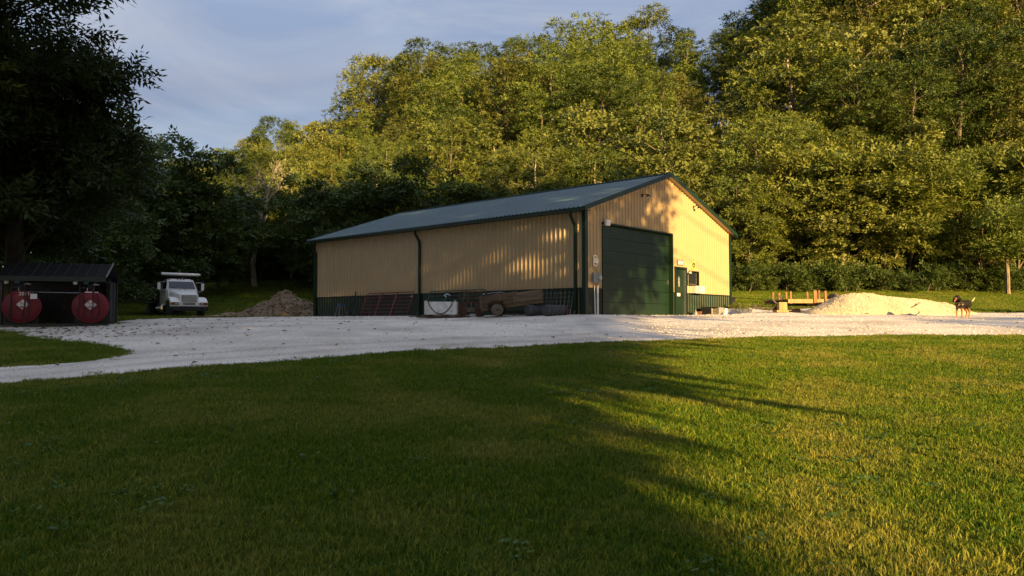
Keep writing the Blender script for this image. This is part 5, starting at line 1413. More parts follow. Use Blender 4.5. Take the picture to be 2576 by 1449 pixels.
tyre_roll('row of six small black tyres with a reddish far end, nearest the barn corner', 1376, 28.7, R(34), M['rubber_red'])
# ------------------------------------------------------------------ fuel shelter with two tanks
SHY = R(16.0)
sx_, sy_, sz_ = at(147, 23.4)
def sh_pt(x, y, z=0.0): return (sx_ + x * math.cos(SHY) - y * math.sin(SHY), sy_ + x * math.sin(SHY) + y * math.cos(SHY), sz_ + z)
def sh_thing(name, label, cat, x, y, z=0.0, group=None): return thing(name, label, cat, sh_pt(x, y, z), SHY, group)
t = sh_thing('fuel_shelter', 'dark open lean-to shelter with ribbed metal roof over the two red fuel tanks', 'shelter', 0, 0)
zr0, zr1 = 1.50, 1.98
# roof: ten sheets
for k in range(10):
    x0 = -1.50 + k * 0.29; mb = MB()
    for sl in (0, 1):
        ya, yb, za, zb = (-0.50, 0.42, zr0, zr1) if sl == 0 else (0.42, 1.7, zr1, 1.40)
        mb.add([(x0, ya, za), (x0 + 0.25, ya, za), (x0 + 0.25, yb, zb), (x0, yb, zb)], [(0, 1, 2, 3)])
        mb.add([(x0 + 0.25, ya, za), (x0 + 0.26, ya, za + 0.025), (x0 + 0.26, yb, zb + 0.025), (x0 + 0.25, yb, zb)], [(0, 1, 2, 3)])
        mb.add([(x0 + 0.26, ya, za + 0.025), (x0 + 0.28, ya, za + 0.025), (x0 + 0.28, yb, zb + 0.025), (x0 + 0.26, yb, zb + 0.025)], [(0, 1, 2, 3)])
        mb.add([(x0 + 0.28, ya, za + 0.025), (x0 + 0.29, ya, za), (x0 + 0.29, yb, zb), (x0 + 0.28, yb, zb + 0.025)], [(0, 1, 2, 3)])
    mb.build('roof_sheet', M['black_steel'], t)
mb = MB(); mb.box(-1.50, 1.40, -0.53, -0.505, zr0 - 0.13, zr0 + 0.02); mb.build('fascia', M['trim_dark'], t)
mb = MB(); mb.bar((1.405, -0.50, zr0 + 0.02), (1.405, 0.42, zr1 + 0.02), 0.03, 0.05); mb.build('rake_strip', M['grey_metal'], t)
for x, y in ((-1.42, -0.42), (1.26, 0.55), (-1.42, 1.55), (1.26, 1.55)): mb = MB(); mb.box(x - 0.05, x + 0.05, y - 0.05, y + 0.05, -0.15, 1.5); mb.build('post', M['black_steel'], t)
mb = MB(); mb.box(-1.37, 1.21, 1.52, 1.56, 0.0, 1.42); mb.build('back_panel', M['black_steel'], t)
mb = MB(); mb.box(1.24, 1.28, 0.62, 1.5, 0.0, 1.42); mb.build('dark_end_fill', M['black_steel'], t)  # black sheet closing the open end to keep the inside dark
for y in (-0.35, 0.6): mb = MB(); mb.box(-1.45, 1.45, y - 0.07, y + 0.07, -0.04, 0.10); mb.build('skid_beam', M['black_steel'], t)
mb = MB(); mb.box(-1.5, -1.05, -0.62, -0.5, -0.05, 0.05); mb.build('step_board', M['grey_wood'], t)
# pipe rail at the right end
mb = MB(); mb.tube([(1.32, -0.30, 1.36), (1.56, -0.25, 1.36), (1.56, -0.25, 0.30), (1.35, -0.30, 0.30)], 0.022, 6); mb.tube([(1.42, -0.30, 0.78), (1.42, -0.3, 0.0)], 0.02, 6); mb.build('rail', M['black_steel'], t)
mb = MB(); mb.tube([(-0.82, -0.40, 1.05), (0.80, -0.40, 1.03)], 0.010, 6); mb.build('cross_pipe', M['galv'], t)

def red_tank(label, x, num, seed):
    q = sh_thing('fuel_tank', label, 'fuel tank', x, 0.0, 0.13, 'red fuel tanks')
    q.rotation_euler = (0, 0, SHY + R(13))
    r = 0.48; sx = 1.03
    mb = MB(); mb.lathe([(0.05, -0.53), (0.22, -0.525), (0.37, -0.505), (0.44, -0.475), (r, -0.44), (r, 0.75), (0.44, 0.8), (0.2, 0.83)], 40, (0, 0, r), (0, 1, 0), sx=sx); mb.build('shell', M['red_tank'], q, smooth=True)
    mb = MB(); mb.lathe([(r + 0.006, -0.452), (r + 0.012, -0.44), (r + 0.006, -0.425)], 40, (0, 0, r), (0, 1, 0), sx=sx); mb.build('rim_weld', M['red_tank'], q, smooth=True)
    for y in (-0.2, 0.55): mb = MB(); mb.box(-0.42, 0.42, y - 0.05, y + 0.05, -0.02, 0.17); mb.build('saddle', M['black_steel'], q)
    f = -0.545; cx_ = 0.03 if seed == 0 else -0.01; cz_ = r + 0.06
    d = 0.150
    mb = MB(); mb.prism([(cx_ - d * 1.12, cz_), (cx_, cz_ - d), (cx_ + d * 1.12, cz_), (cx_, cz_ + d)], f - 0.004, f, 'xz'); pl = mb.build('placard', M['sign_white'], q)
    d2 = d * 0.88
    mb = MB(); mb.prism([(cx_ - d2 * 1.12, cz_), (cx_, cz_ - d2), (cx_ + d2 * 1.12, cz_), (cx_, cz_ + d2)], f - 0.007, f - 0.0045, 'xz'); mb.build('placard_face', M['placard_red'], pl)
    mb = MB(); mb.box(cx_ - 0.115, cx_ + 0.115, f - 0.010, f - 0.0075, cz_ - 0.04, cz_ + 0.04); mb.build('number_strip', M['sign_white'], pl)
    text(num, 0.092, M['ink'], pl, (cx_, f - 0.0125, cz_), name='number', depth=0.0015)
    mb = MB(); mb.prism([(cx_ - 0.022, cz_ + 0.055), (cx_ + 0.022, cz_ + 0.055), (cx_ + 0.03, cz_ + 0.085), (cx_, cz_ + 0.125), (cx_ - 0.03, cz_ + 0.085)], f - 0.010, f - 0.0075, 'xz'); mb.build('flame_mark', M['sign_white'], pl)
    # pump, meter and filter on top
    pu = MB(); pu.box(-0.10, 0.10, -0.30, -0.12, 2 * r + 0.02, 2 * r + 0.24, bev=0.02); pu.tube([(0, -.2, 2 * r - .05), (0, -.2, 2 * r + .05)], .04, 10); po = pu.build('pump', M['black_steel'], q, smooth=True)
    mb = MB(); mb.lathe([(0.055, 0), (0.06, 0.03), (0.06, 0.14), (0.05, 0.15)], 14, (-0.42, -0.30, 2 * r + 0.20)); mb.build('filter', M['white_plastic'], po, smooth=True)
    mb = MB(); mb.box(-0.20, -0.07, -0.36, -0.22, 2 * r + 0.21, 2 * r + 0.33, bev=0.015); mb.build('meter', M['blue_plastic'], po)
    mb = MB(); mb.tube([(0.04, -.38, 2 * r + .18), (0.11, -.38, 2 * r + .22), (0.21, -.38, 2 * r + .20)], [.03, .045, .03], 8); mb.build('nozzle', M['galv'], po, smooth=True)
    mb = MB(); mb.tube([(-0.25, -.32, 2 * r + .10), (-.10, -.32, 2 * r + .10), (-.10, -.32, 2 * r - .02)], .014, 6); mb.build('pipe', M['galv'], po)
    # hoses hanging down the face
    for hx, w, b_ in ((-0.27, 0.0, 0.10), (0.08, 0.10, 0.06)) if seed == 0 else ((-0.30, 0.13, 0.14), (0.06, 0.17, 0.08)):
        pts = [(hx, -0.40, 2 * r + 0.2), (hx, -0.60, 2 * r - 0.1), (hx + 0.0, -0.60, 0.5), (hx - 0.05, -0.60, 0.25), (hx + w * 0.4, -0.60, b_), (hx + w, -0.60, 0.28), (hx + w * 0.9, -0.60, 0.55), (hx + w * 0.5, -0.58, 2 * r)]
        # smooth the path
        S = []
        for i in range(len(pts) - 1):
            p0 = Vector(pts[max(i - 1, 0)]); p1 = Vector(pts[i]); p2 = Vector(pts[i + 1]); p3 = Vector(pts[min(i + 2, len(pts) - 1)])
            for u in (0, .25, .5, .75): S.append(0.5 * ((2 * p1) + (-p0 + p2) * u + (2 * p0 - 5 * p1 + 4 * p2 - p3) * u * u + (-p0 + 3 * p1 - 3 * p2 + p3) * u ** 3))
        mb = MB(); mb.tube(S, 0.016, 6); mb.build('hose', M['black'], q, smooth=True)
    return q
q = red_tank('red fuel tank with number 1993 and a square white notice', -0.96, '1993', 0)
mb = MB(); mb.box(0.215, 0.385, -0.552, -0.546, 2 * 0.48 - 0.25, 2 * 0.48 - 0.10); mb.build('notice', M['sign_white'], q)
text('2011', 0.145, M['sign_white'], q, (0.06, -0.548, 2 * 0.48 - 0.105), name='lettering')
q = red_tank('red fuel tank with number 1203 at the right end of the shelter', 0.88, '1203', 1)
for x0, x1 in ((-0.16, 0.03), (0.10, 0.13), (0.15, 0.19)): mb = MB(); mb.box(x0, x1, -0.535, -0.526, 2 * 0.48 - 0.055, 2 * 0.48 - 0.025); mb.build('decal', M['sign_white'], q)

# ------------------------------------------------------------------ dump truck
tx, ty, tz = at(476, 46.8)
hd = math.atan2(-0.76, 0.65)             # heading
t = thing('dump_truck', 'white conventional-cab dump truck with black bed parked on the grass', 'truck', (tx, ty, tz), hd + math.pi / 2)
t.scale = (0.93, 0.93, 0.93)
# local: front faces -y, x to the truck's left (picture right)
def tp(mb, name, mat, par=None, smooth=False): return mb.build(name, mat, par or t, smooth)
def loft(rings):
    mb = MB(); n = len(rings[0]); vs = [p for r_ in rings for p in r_]; fs = []
    for i in range(len(rings) - 1):
        for k in range(n): k2 = (k + 1) % n; fs.append((i * n + k, i * n + k2, (i + 1) * n + k2, (i + 1) * n + k))
    fs.append(tuple(reversed(range(n)))); fs.append(tuple(range((len(rings) - 1) * n, len(rings) * n)))
    return mb.add(vs, fs)
def rrect(x, z0, z1, y, c=0.10, ytop=None):
    """rounded section across the truck; ytop leans the upper edge back"""
    ytop = y if ytop is None else ytop
    P = []
    for cx_, cz_, a0 in ((x - c, z1 - c, 0), (-x + c, z1 - c, 90), (-x + c, z0 + c, 180), (x - c, z0 + c, 270)):
        for i in range(4):
            a_ = R(a0 + 30 * i); px_ = cx_ + c * math.cos(a_); pz = cz_ + c * math.sin(a_)
            P.append((px_, y + (ytop - y) * (pz - z0) / (z1 - z0), pz))
    return P
# cab
cabm = loft([rrect(0.94, 0.95, 1.82, 1.38, 0.05), rrect(1.0, 0.80, 1.86, 1.55, 0.06), rrect(1.02, 0.78, 1.90, 1.62, 0.06), rrect(1.02, 0.78, 1.90, 2.95, 0.06)])
cab = tp(cabm, 'cab', M['white_paint'], smooth=True)
up = MB()
lowq = [(-0.99, 1.50), (0.99, 1.50), (0.99, 2.95), (-0.99, 2.95)]; topq = [(-0.86, 1.86), (0.86, 1.86), (0.88, 2.90), (-0.88, 2.90)]
def ringq(q, z, c=0.12):
    out = []
    n = len(q)
    for i in range(n):
        p0, p1, p2 = Vector(q[i - 1]), Vector(q[i]), Vector(q[(i + 1) % n])
        out.append((*(p1 + (p0 - p1).normalized() * c), z)); out.append((*(p1 + (p2 - p1).normalized() * c), z))
    return out
r_ = [ringq(lowq, 1.88, 0.08), ringq(topq, 2.50, 0.10), ringq([(x * 0.97, y + (0.03 if y < 2 else -0.03)) for x, y in topq], 2.57, 0.12), ringq([(x * 0.85, y + (0.14 if y < 2 else -0.14)) for x, y in topq], 2.62, 0.14)]
ub = loft(r_); tp(ub, 'roof', M['white_paint'], cab, True)
# windscreen and side windows lie just proud of the pillars
def screen_pt(u, v):   # u -1..1, v 0..1 on the front plane
    z = 1.93 + v * 0.50; f = (z - 1.88) / 0.62
    hw = 0.99 + (0.86 - 0.99) * f; y = 1.50 + 0.36 * f
    return (u * (hw - 0.10), y - 0.012, z)
mb = MB(); pts = [screen_pt(u, v) for u, v in ((-0.97, 0), (0.97, 0), (1.0, 0.06), (1.0, 0.92), (0.96, 1), (-0.96, 1), (-1.0, 0.92), (-1.0, 0.06))]
mb.add(pts, [tuple(range(8))]); mb.add([(p[0], p[1] + 0.03, p[2]) for p in pts], [tuple(range(8))]); tp(mb, 'windscreen', M['glass'], cab)
for u in (-0.35, 0.4): a_, b_ = screen_pt(u, 0.02), screen_pt(u - 0.42, 0.16); mb = MB(); mb.bar((a_[0], a_[1] - .015, a_[2]), (b_[0], b_[1] - .015, b_[2]), 0.02, 0.015); tp(mb, 'wiper', M['black'], cab)
for s_ in (-1, 1):
    mb = MB(); pts = []
    for y, z in ((1.68, 1.93), (2.55, 1.93), (2.55, 2.40), (1.92, 2.40)):
        f = (z - 1.88) / 0.62; pts.append((s_ * (0.99 + (0.865 - 0.99) * f + 0.006), y, z))
    mb.add(pts, [(0, 1, 2, 3)]); tp(mb, 'side_window', M['glass'], cab)
    mb = MB(); mb.box(s_ * 1.03 - 0.006, s_ * 1.03 + 0.006, 1.70, 2.62, 1.0, 1.88, bev=0.004); d_ = tp(mb, 'door', M['white_paint'], cab)
    mb = MB(); mb.box(s_ * 1.045 - 0.015, s_ * 1.045 + 0.015, 2.42, 2.56, 1.72, 1.76); tp(mb, 'handle', M['black'], d_)
    mb = MB(); mb.tube([(s_ * 1.0, 1.95, 2.38), (s_ * 1.42, 1.80, 2.38), (s_ * 1.42, 1.80, 1.80), (s_ * 1.03, 1.85, 1.70)], 0.014, 6); mr = tp(mb, 'mirror_arm', M['chrome'], cab)
    mb = MB(); mb.box(s_ * 1.42 - 0.10, s_ * 1.42 + 0.10, 1.74, 1.80, 1.86, 2.32, bev=0.02); tp(mb, 'mirror', M['white_plastic'], mr)
    mb = MB(); mb.tube([(s_ * 1.06, 1.66, 1.1), (s_ * 1.10, 1.66, 1.5), (s_ * 1.06, 1.66, 1.85)], 0.015, 6); tp(mb, 'grab_rail', M['chrome'], cab)
for x in (-0.72, -0.20, 0.0, 0.20, 0.72): mb = MB(); mb.box(x - 0.05, x + 0.05, 1.86, 1.93, 2.545, 2.60, bev=0.01); tp(mb, 'marker_light', M['amber'], cab)
mb = MB(); mb.tube([(0.1, 2.1, 2.62), (0.1, 2.1, 2.68), (0.22, 1.95, 2.70)], .03, 8); tp(mb, 'horn', M['chrome'], cab)
# hood: narrow tapering nose
hood = loft([rrect(0.60, 0.92, 1.50, 0.02, 0.10, 0.10), rrect(0.63, 0.90, 1.55, 0.14, 0.12, 0.22), rrect(0.74, 0.88, 1.68, 0.75, 0.14), rrect(0.90, 0.88, 1.86, 1.55, 0.14)])
hd_ = tp(hood, 'hood', M['white_paint'], smooth=True)
mb = MB(); mb.box(-0.47, 0.47, -0.035, 0.03, 1.02, 1.46); gr = tp(mb, 'grille', M['black'], hd_)
for k in range(8): mb = MB(); mb.box(-0.46, 0.46, -0.062, -0.036, 1.035 + k * 0.053, 1.060 + k * 0.053); tp(mb, 'grille_slat', M['white_plastic'], gr)
for x in (-0.18, 0.18): mb = MB(); mb.box(x - 0.06, x + 0.06, 1.42, 1.50, 1.845, 1.87); tp(mb, 'hood_vent', M['black'], hd_)
# fenders with lights; bumper
for s_ in (-1, 1):
    mb = MB(); prof_ = []
    arch = [(0.02, 0.72), (-0.02, 0.98), (0.10, 1.10), (0.35, 1.28), (0.75, 1.36), (1.15, 1.28), (1.45, 1.05), (1.52, 0.80), (1.40, 0.80), (1.30, 0.98), (1.08, 1.13), (0.75, 1.19), (0.45, 1.13), (0.25, 0.98), (0.16, 0.72)]
    x0, x1 = sorted((s_ * 0.52, s_ * 1.18)); mb.prism(arch, x0, x1, 'yz'); fe = tp(mb, 'fender', M['white_paint'], smooth=False)
    mb = MB(); x0, x1 = sorted((s_ * 0.66, s_ * 1.16)); mb.box(x0, x1, -0.04, 0.03, 0.82, 0.99, bev=0.008); hl = tp(mb, 'headlight', M['black'], fe)
    mb = MB(); x0, x1 = sorted((s_ * 0.68, s_ * 0.92)); mb.box(x0, x1, -0.05, -0.038, 0.84, 0.97); tp(mb, 'lens', M['lens'], hl)
    mb = MB(); x0, x1 = sorted((s_ * 0.95, s_ * 1.15)); mb.box(x0, x1, -0.05, -0.038, 0.84, 0.97); tp(mb, 'turn_signal', M['amber'], hl)
mb = MB(); mb.box(-0.52, 0.52, -0.03, 0.14, 0.74, 1.0); tp(mb, 'front_valance', M['white_paint'])
for z in (0.83, 0.91): mb = MB(); mb.box(-0.42, 0.36, -0.045, -0.028, z, z + 0.045); tp(mb, 'valance_slot', M['black'])
mb = MB(); mb.box(-1.18, 1.18, -0.16, -0.02, 0.42, 0.72, bev=0.03); tp(mb, 'bumper', M['black_steel'])
# frame, wheels, tank
mb = MB()
for s_ in (-1, 1): mb.box(s_ * 0.42 - 0.05, s_ * 0.42 + 0.05, 0.1, 6.6, 0.62, 0.88)
tp(mb, 'chassis', M['black_steel'])
def wheel(x, y, dual=False):
    mb = MB(); r = 0.50; w = 0.14
    mb.lathe([(0.27, -w), (0.42, -w), (0.48, -w * .8), (r, -w * .4), (r, w * .4), (0.48, w * .8), (0.42, w), (0.27, w)], 28, (x, y, r), (1, 0, 0)); wo = tp(mb, 'wheel', M['rubber'], smooth=True)
    mb = MB(); s_ = 1 if x > 0 else -1; mb.lathe([(0.28, -0.08), (0.28, 0.06), (0.20, 0.02), (0.10, 0.08), (0.09, 0.13)], 20, (x, y, r), (s_, 0, 0)); tp(mb, 'rim', M['grey_metal'], wo, True)
for s_ in (-1, 1): wheel(s_ * 1.0, 0.75)
for s_ in (-1, 1):
    for y in (5.0,): wheel(s_ * 1.05, y); wheel(s_ * 0.74, y)
mb = MB(); mb.lathe([(0.25, -0.5), (0.29, -0.48), (0.29, 0.48), (0.25, 0.5)], 20, (-0.95, 2.55, 0.62), (0, 1, 0)); tp(mb, 'fuel_tank', M['galv'], smooth=True)
mb = MB(); mb.box(-1.08, -0.8, 1.7, 2.0, 0.35, 0.75); tp(mb, 'step', M['black_steel'])
# dump bed with ribs and cab shield
mb = MB(); mb.add([(-1.18, 3.15, 1.0), (1.18, 3.15, 1.0), (1.18, 6.9, 1.0), (-1.18, 6.9, 1.0), (-1.22, 3.1, 2.05), (1.22, 3.1, 2.05), (1.22, 6.95, 2.05), (-1.22, 6.95, 2.05)], [(0, 3, 2, 1), (0, 1, 5, 4), (1, 2, 6, 5), (2, 3, 7, 6), (3, 0, 4, 7)])
mb.add([(-1.1, 3.2, 1.1), (1.1, 3.2, 1.1), (1.1, 6.8, 1.1), (-1.1, 6.8, 1.1)], [(0, 1, 2, 3)]); bed = tp(mb, 'dump_bed', M['black_steel'])
for s_ in (-1, 1):
    for k in range(6): mb = MB(); y = 3.25 + k * 0.68; mb.box(s_ * 1.235 - 0.045, s_ * 1.235 + 0.045, y, y + 0.09, 1.0, 2.08); tp(mb, 'bed_rib', M['black_steel'], bed)
    for z in (1.02, 1.55, 2.05): mb = MB(); mb.box(s_ * 1.24 - 0.05, s_ * 1.24 + 0.05, 3.1, 6.95, z, z + 0.07); tp(mb, 'bed_rail', M['black_steel'], bed)
mb = MB(); mb.box(-1.2, 1.2, 3.08, 3.15, 2.05, 2.85); mb.box(-1.2, 1.2, 1.95, 3.15, 2.76, 2.83); tp(mb, 'cab_shield', M['black_steel'], bed)
mb = MB(); mb.tube([(-1.22, 1.98, 2.93), (1.22, 1.98, 2.93)], 0.09, 14); tp(mb, 'tarp_housing', M['white_paint'], bed, True)
mb = MB(); mb.tube([(1.22, 1.98, 2.93), (1.32, 1.98, 2.93)], 0.06, 10); tp(mb, 'tarp_motor', M['white_plastic'], bed, True)

# ------------------------------------------------------------------ heaps
def heap(name, label, cat, cx_, cy_, wx, wy, hfn, mat, lump, seed, step=0.12, cell=1.0, rot=0.0):
    t_ = thing(name, label, cat, (cx_, cy_, gz(cx_, cy_)), rot)
    xs_ = np.arange(-wx, wx + 1e-6, step); ys_ = np.arange(-wy, wy + 1e-6, step)
    X, Y = np.meshgrid(xs_, ys_)
    Z = hfn(X, Y)
    cr, sr = math.cos(rot), math.sin(rot)
    G = ground(cx_ + X * cr - Y * sr, cy_ + X * sr + Y * cr) - gz(cx_, cy_)
    if gravel_sd(np.array(cx_), np.array(cy_)) > 0: G = G + 0.02
    nz = np.array([noise.fractal((x * cell, y * cell, seed * 7.3), 0.9, 2.0, 4) for x, y in zip(X.ravel(), Y.ravel())]).reshape(X.shape)
    Z = Z + nz * lump * np.clip(Z * 3, 0, 1)
    Z = G + np.where(Z < 0.02, Z - 0.07, Z)
    i = np.arange(X.size).reshape(X.shape)
    Q = np.stack([i[:-1, :-1], i[:-1, 1:], i[1:, 1:], i[1:, :-1]], -1).reshape(-1, 4)
    me = np_mesh(name, np.stack([X.ravel(), Y.ravel(), Z.ravel()], 1), Q, mat)
    me.polygons.foreach_set('use_smooth', [True] * len(me.polygons))
    link_mesh('heap_body', me, t_)
    return t_, me
# gravel heap
def gh(x, y):
    c = np.interp(x, [-3.3, -2.6, -2.2, -1.75, -1.3, -0.8, -0.2, 0.6, 1.6, 2.4, 2.9, 3.4], [0, 0.36, 0.62, 0.86, 0.99, 0.97, 0.86, 0.76, 0.66, 0.50, 0.24, 0])
    c = c * 0.86
    w = 1.15 + 0.8 * c
    return c * np.clip(1 - np.abs(y / w) ** 1.7, 0, 1) ** 0.9
p = at(2225, 31.6)
gt, gme_ = heap('gravel_heap', 'long heap of cream crushed limestone behind the hound', 'gravel heap', p[0], p[1], 3.6, 1.9, gh, M['gravel_heap'], 0.05, 3, step=0.08, cell=1.3, rot=R(-3))
a_ = gme_.attributes.new('dens', 'FLOAT', 'POINT'); co = np.zeros(len(gme_.vertices) * 3, np.float32); gme_.vertices.foreach_get('co', co); co = co.reshape(-1, 3)
a_.data.foreach_set('value', (np.where(gh(co[:, 0], co[:, 1]) > 0.03, 260, 0)).astype(np.float32))
s_a = gme_.attributes.new('size', 'FLOAT', 'POINT'); s_a.data.foreach_set('value', np.full(len(co), 0.026, np.float32))
M['stone_warm'] = stone_mat('stone_warm', (0.46, 0.385, 0.255), (0.68, 0.585, 0.41))
sc = scatter('heap_stones', gme_.copy(), [stone(30 + k, M['stone_warm']) for k in range(5)], None, None, scale=(0.5, 1.5), seed=15, tilt=0.7)
sc.parent = gt
# soil heap
def dh(x, y):
    c = np.interp(x, [-6.4, -4.2, -2.4, -1.2, -0.3, 0.2, 0.7, 1.2, 1.9, 2.6], [0.0, 0.14, 0.34, 0.78, 1.35, 1.52, 1.40, 0.90, 0.62, 0.3])
    w = 1.3 + 0.5 * c
    return c * np.clip(1 - np.abs(y / w) ** 1.6, 0, 1)
M['soil'] = pm('soil', (0.25, 0.175, 0.105), (0.13, 0.088, 0.050), scale=2.6, rough=0.95, bump=0.9, bscale=11, detail=8)
p = at(714, 46.0)
dt, dme_ = heap('soil_heap', 'lumpy brown heap of dug soil left of the barn', 'soil heap', p[0], p[1], 6.6, 2.4, dh, M['soil'], 0.30, 5, step=0.09, cell=1.7)
M['clod'] = stone_mat('clod', (0.13, 0.09, 0.05), (0.30, 0.215, 0.135))
dme2 = dme_.copy()
co = np.zeros(len(dme2.vertices) * 3, np.float32); dme2.vertices.foreach_get('co', co); co = co.reshape(-1, 3)
a_ = dme2.attributes.new('dens', 'FLOAT', 'POINT'); a_.data.foreach_set('value', (np.where(dh(co[:, 0], co[:, 1]) > 0.05, 16, 0)).astype(np.float32))
s_a = dme2.attributes.new('size', 'FLOAT', 'POINT'); s_a.data.foreach_set('value', np.full(len(co), 0.085, np.float32))
sc = scatter('soil_clods', dme2, [stone(40 + k, M['clod']) for k in range(5)], None, None, scale=(0.3, 1.6), seed=17, tilt=0.8)
sc.parent = dt
# loose sticks on the heap and the stones
for i, (px, Y, ln, ang, dz, lab) in enumerate(((2305, 30.4, 0.55, 0.5, 0.30, 'grey stick lying on the right slope of the gravel heap'), (2180, 29.9, 0.18, -0.3, 0.03, 'brown scrap of wood at the foot of the gravel heap'), (1050, 33.0, 0.75, 0.05, 0.012, 'thin brown stick on the gravel in front of the red gate'))):
    q = ground_thing('stick', lab, 'stick', px, Y, ang, dz=dz)
    mb = MB(); mb.tube([(-ln / 2, 0, 0), (0, 0.02, 0.02 + (0.05 if i == 0 else 0)), (ln / 2, 0, 0.03 + (0.17 if i == 0 else 0))], [0.02, 0.022, 0.012], 6); mb.build('wood', M['old_wood'], q)

# ------------------------------------------------------------------ flat stake trailer
t = ground_thing('stake_trailer', 'low flat trailer with orange wooden stakes behind the gravel heap', 'trailer', 2010, 34.2, R(8))
# local x to the picture right, y away
zd = 0.46
for k in range(8): mb = MB(); y0 = -0.95 + k * 0.30; mb.box(-1.02, 1.05, y0, y0 + 0.285, zd, zd + 0.045); mb.build('deck_board', M['grey_wood'], t)
mb = MB(); mb.box(-1.04, 1.07, -1.02, -0.955, zd - 0.13, zd + 0.05, bev=0.008); mb.build('front_beam', M['new_wood'], t)
for x in (-0.85, 0.0, 0.85): mb = MB(); mb.box(x - 0.04, x + 0.04, -0.95, 1.45, zd - 0.10, zd - 0.003); mb.build('bearer', M['old_wood'], t)
for x, y, h, w in ((-0.90, -0.99, 0.56, 0.075), (0.20, -1.05, 0.62, 0.15), (0.68, -1.05, 0.60, 0.09), (-0.60, 1.2, 0.62, 0.085), (-0.24, 1.3, 0.60, 0.085), (0.10, 1.3, 0.66, 0.085), (0.92, 0.9, 0.64, 0.085), (1.10, 0.2, 0.72, 0.085)):
    mb = MB(); lx = 0.03; mb.bar((x, y, zd - 0.15), (x - lx * 0.5, y, zd + h * 0.68), w, 0.05, up=(0, 1, 0)); mb.build('stake', M['orange_wood'], t)
mb = MB(); mb.lathe([(0.20, -0.10), (0.30, -0.11), (0.355, -0.08), (0.365, 0), (0.355, 0.08), (0.30, 0.11), (0.20, 0.10)], 26, (1.20, -0.80, 0.42), (1, 0.25, 0)); w = mb.build('wheel', M['rubber_dusty'], t, smooth=True)
mb = MB(); mb.lathe([(0.21, -0.08), (0.21, 0.08)], 18, (1.20, -0.80, 0.42), (1, 0.25, 0)); mb.build('rim', M['cream'], w)
mb = MB(); mb.tube([(-1.2, 0.3, 0.36), (1.25, -0.42, 0.38)], 0.045, 8); mb.box(-0.3, 0.9, -0.2, 0.5, 0.24, 0.40); mb.build('axle', M['black_steel'], t)
mb = MB(); mb.box(0.05, 0.95, -0.75, -0.6, 0.26, 0.34); mb.build('spare_beam', M['new_wood'], t)
for x0, z0, x1, z1 in ((-1.62, 0.60, -1.28, 0.20), (-1.20, 0.68, -1.02, 0.35)): mb = MB(); mb.bar((x0, -0.6, z0), (x1, -0.6, z1), 0.05, 0.07); mb.build('drawbar', M['black_steel'], t)
mb = MB(); mb.bar((-1.45, -0.6, 0.14), (-1.0, -0.6, 0.22), 0.06, 0.06); mb.box(-1.5, -1.15, -0.7, -0.5, 0.0, 0.12); mb.build('drawbar_foot', M['black_steel'], t)
q = ground_thing('support_block', 'tan wooden block propping the left corner of the stake trailer', 'block', 1967, 33.1, R(6))
mb = MB(); mb.box(-0.17, 0.19, -0.12, 0.12, 0.10, 0.44, bev=0.01); mb.build('block', M['new_wood'], q)
mb = MB(); mb.box(-0.32, 0.22, -0.2, 0.16, 0.0, 0.10, bev=0.01); mb.build('base_board', M['new_wood'], q)
q = ground_thing('half_log', 'pale half log lying under the stake trailer', 'log', 2003, 33.6, R(0))
mb = MB(); mb.tube([(-0.19, 0, 0.03), (-0.12, 0, 0.05), (0.12, 0, 0.05), (0.19, 0, 0.03)], [0.04, 0.10, 0.10, 0.04], 10); mb.build('wood', M['new_wood'], q)

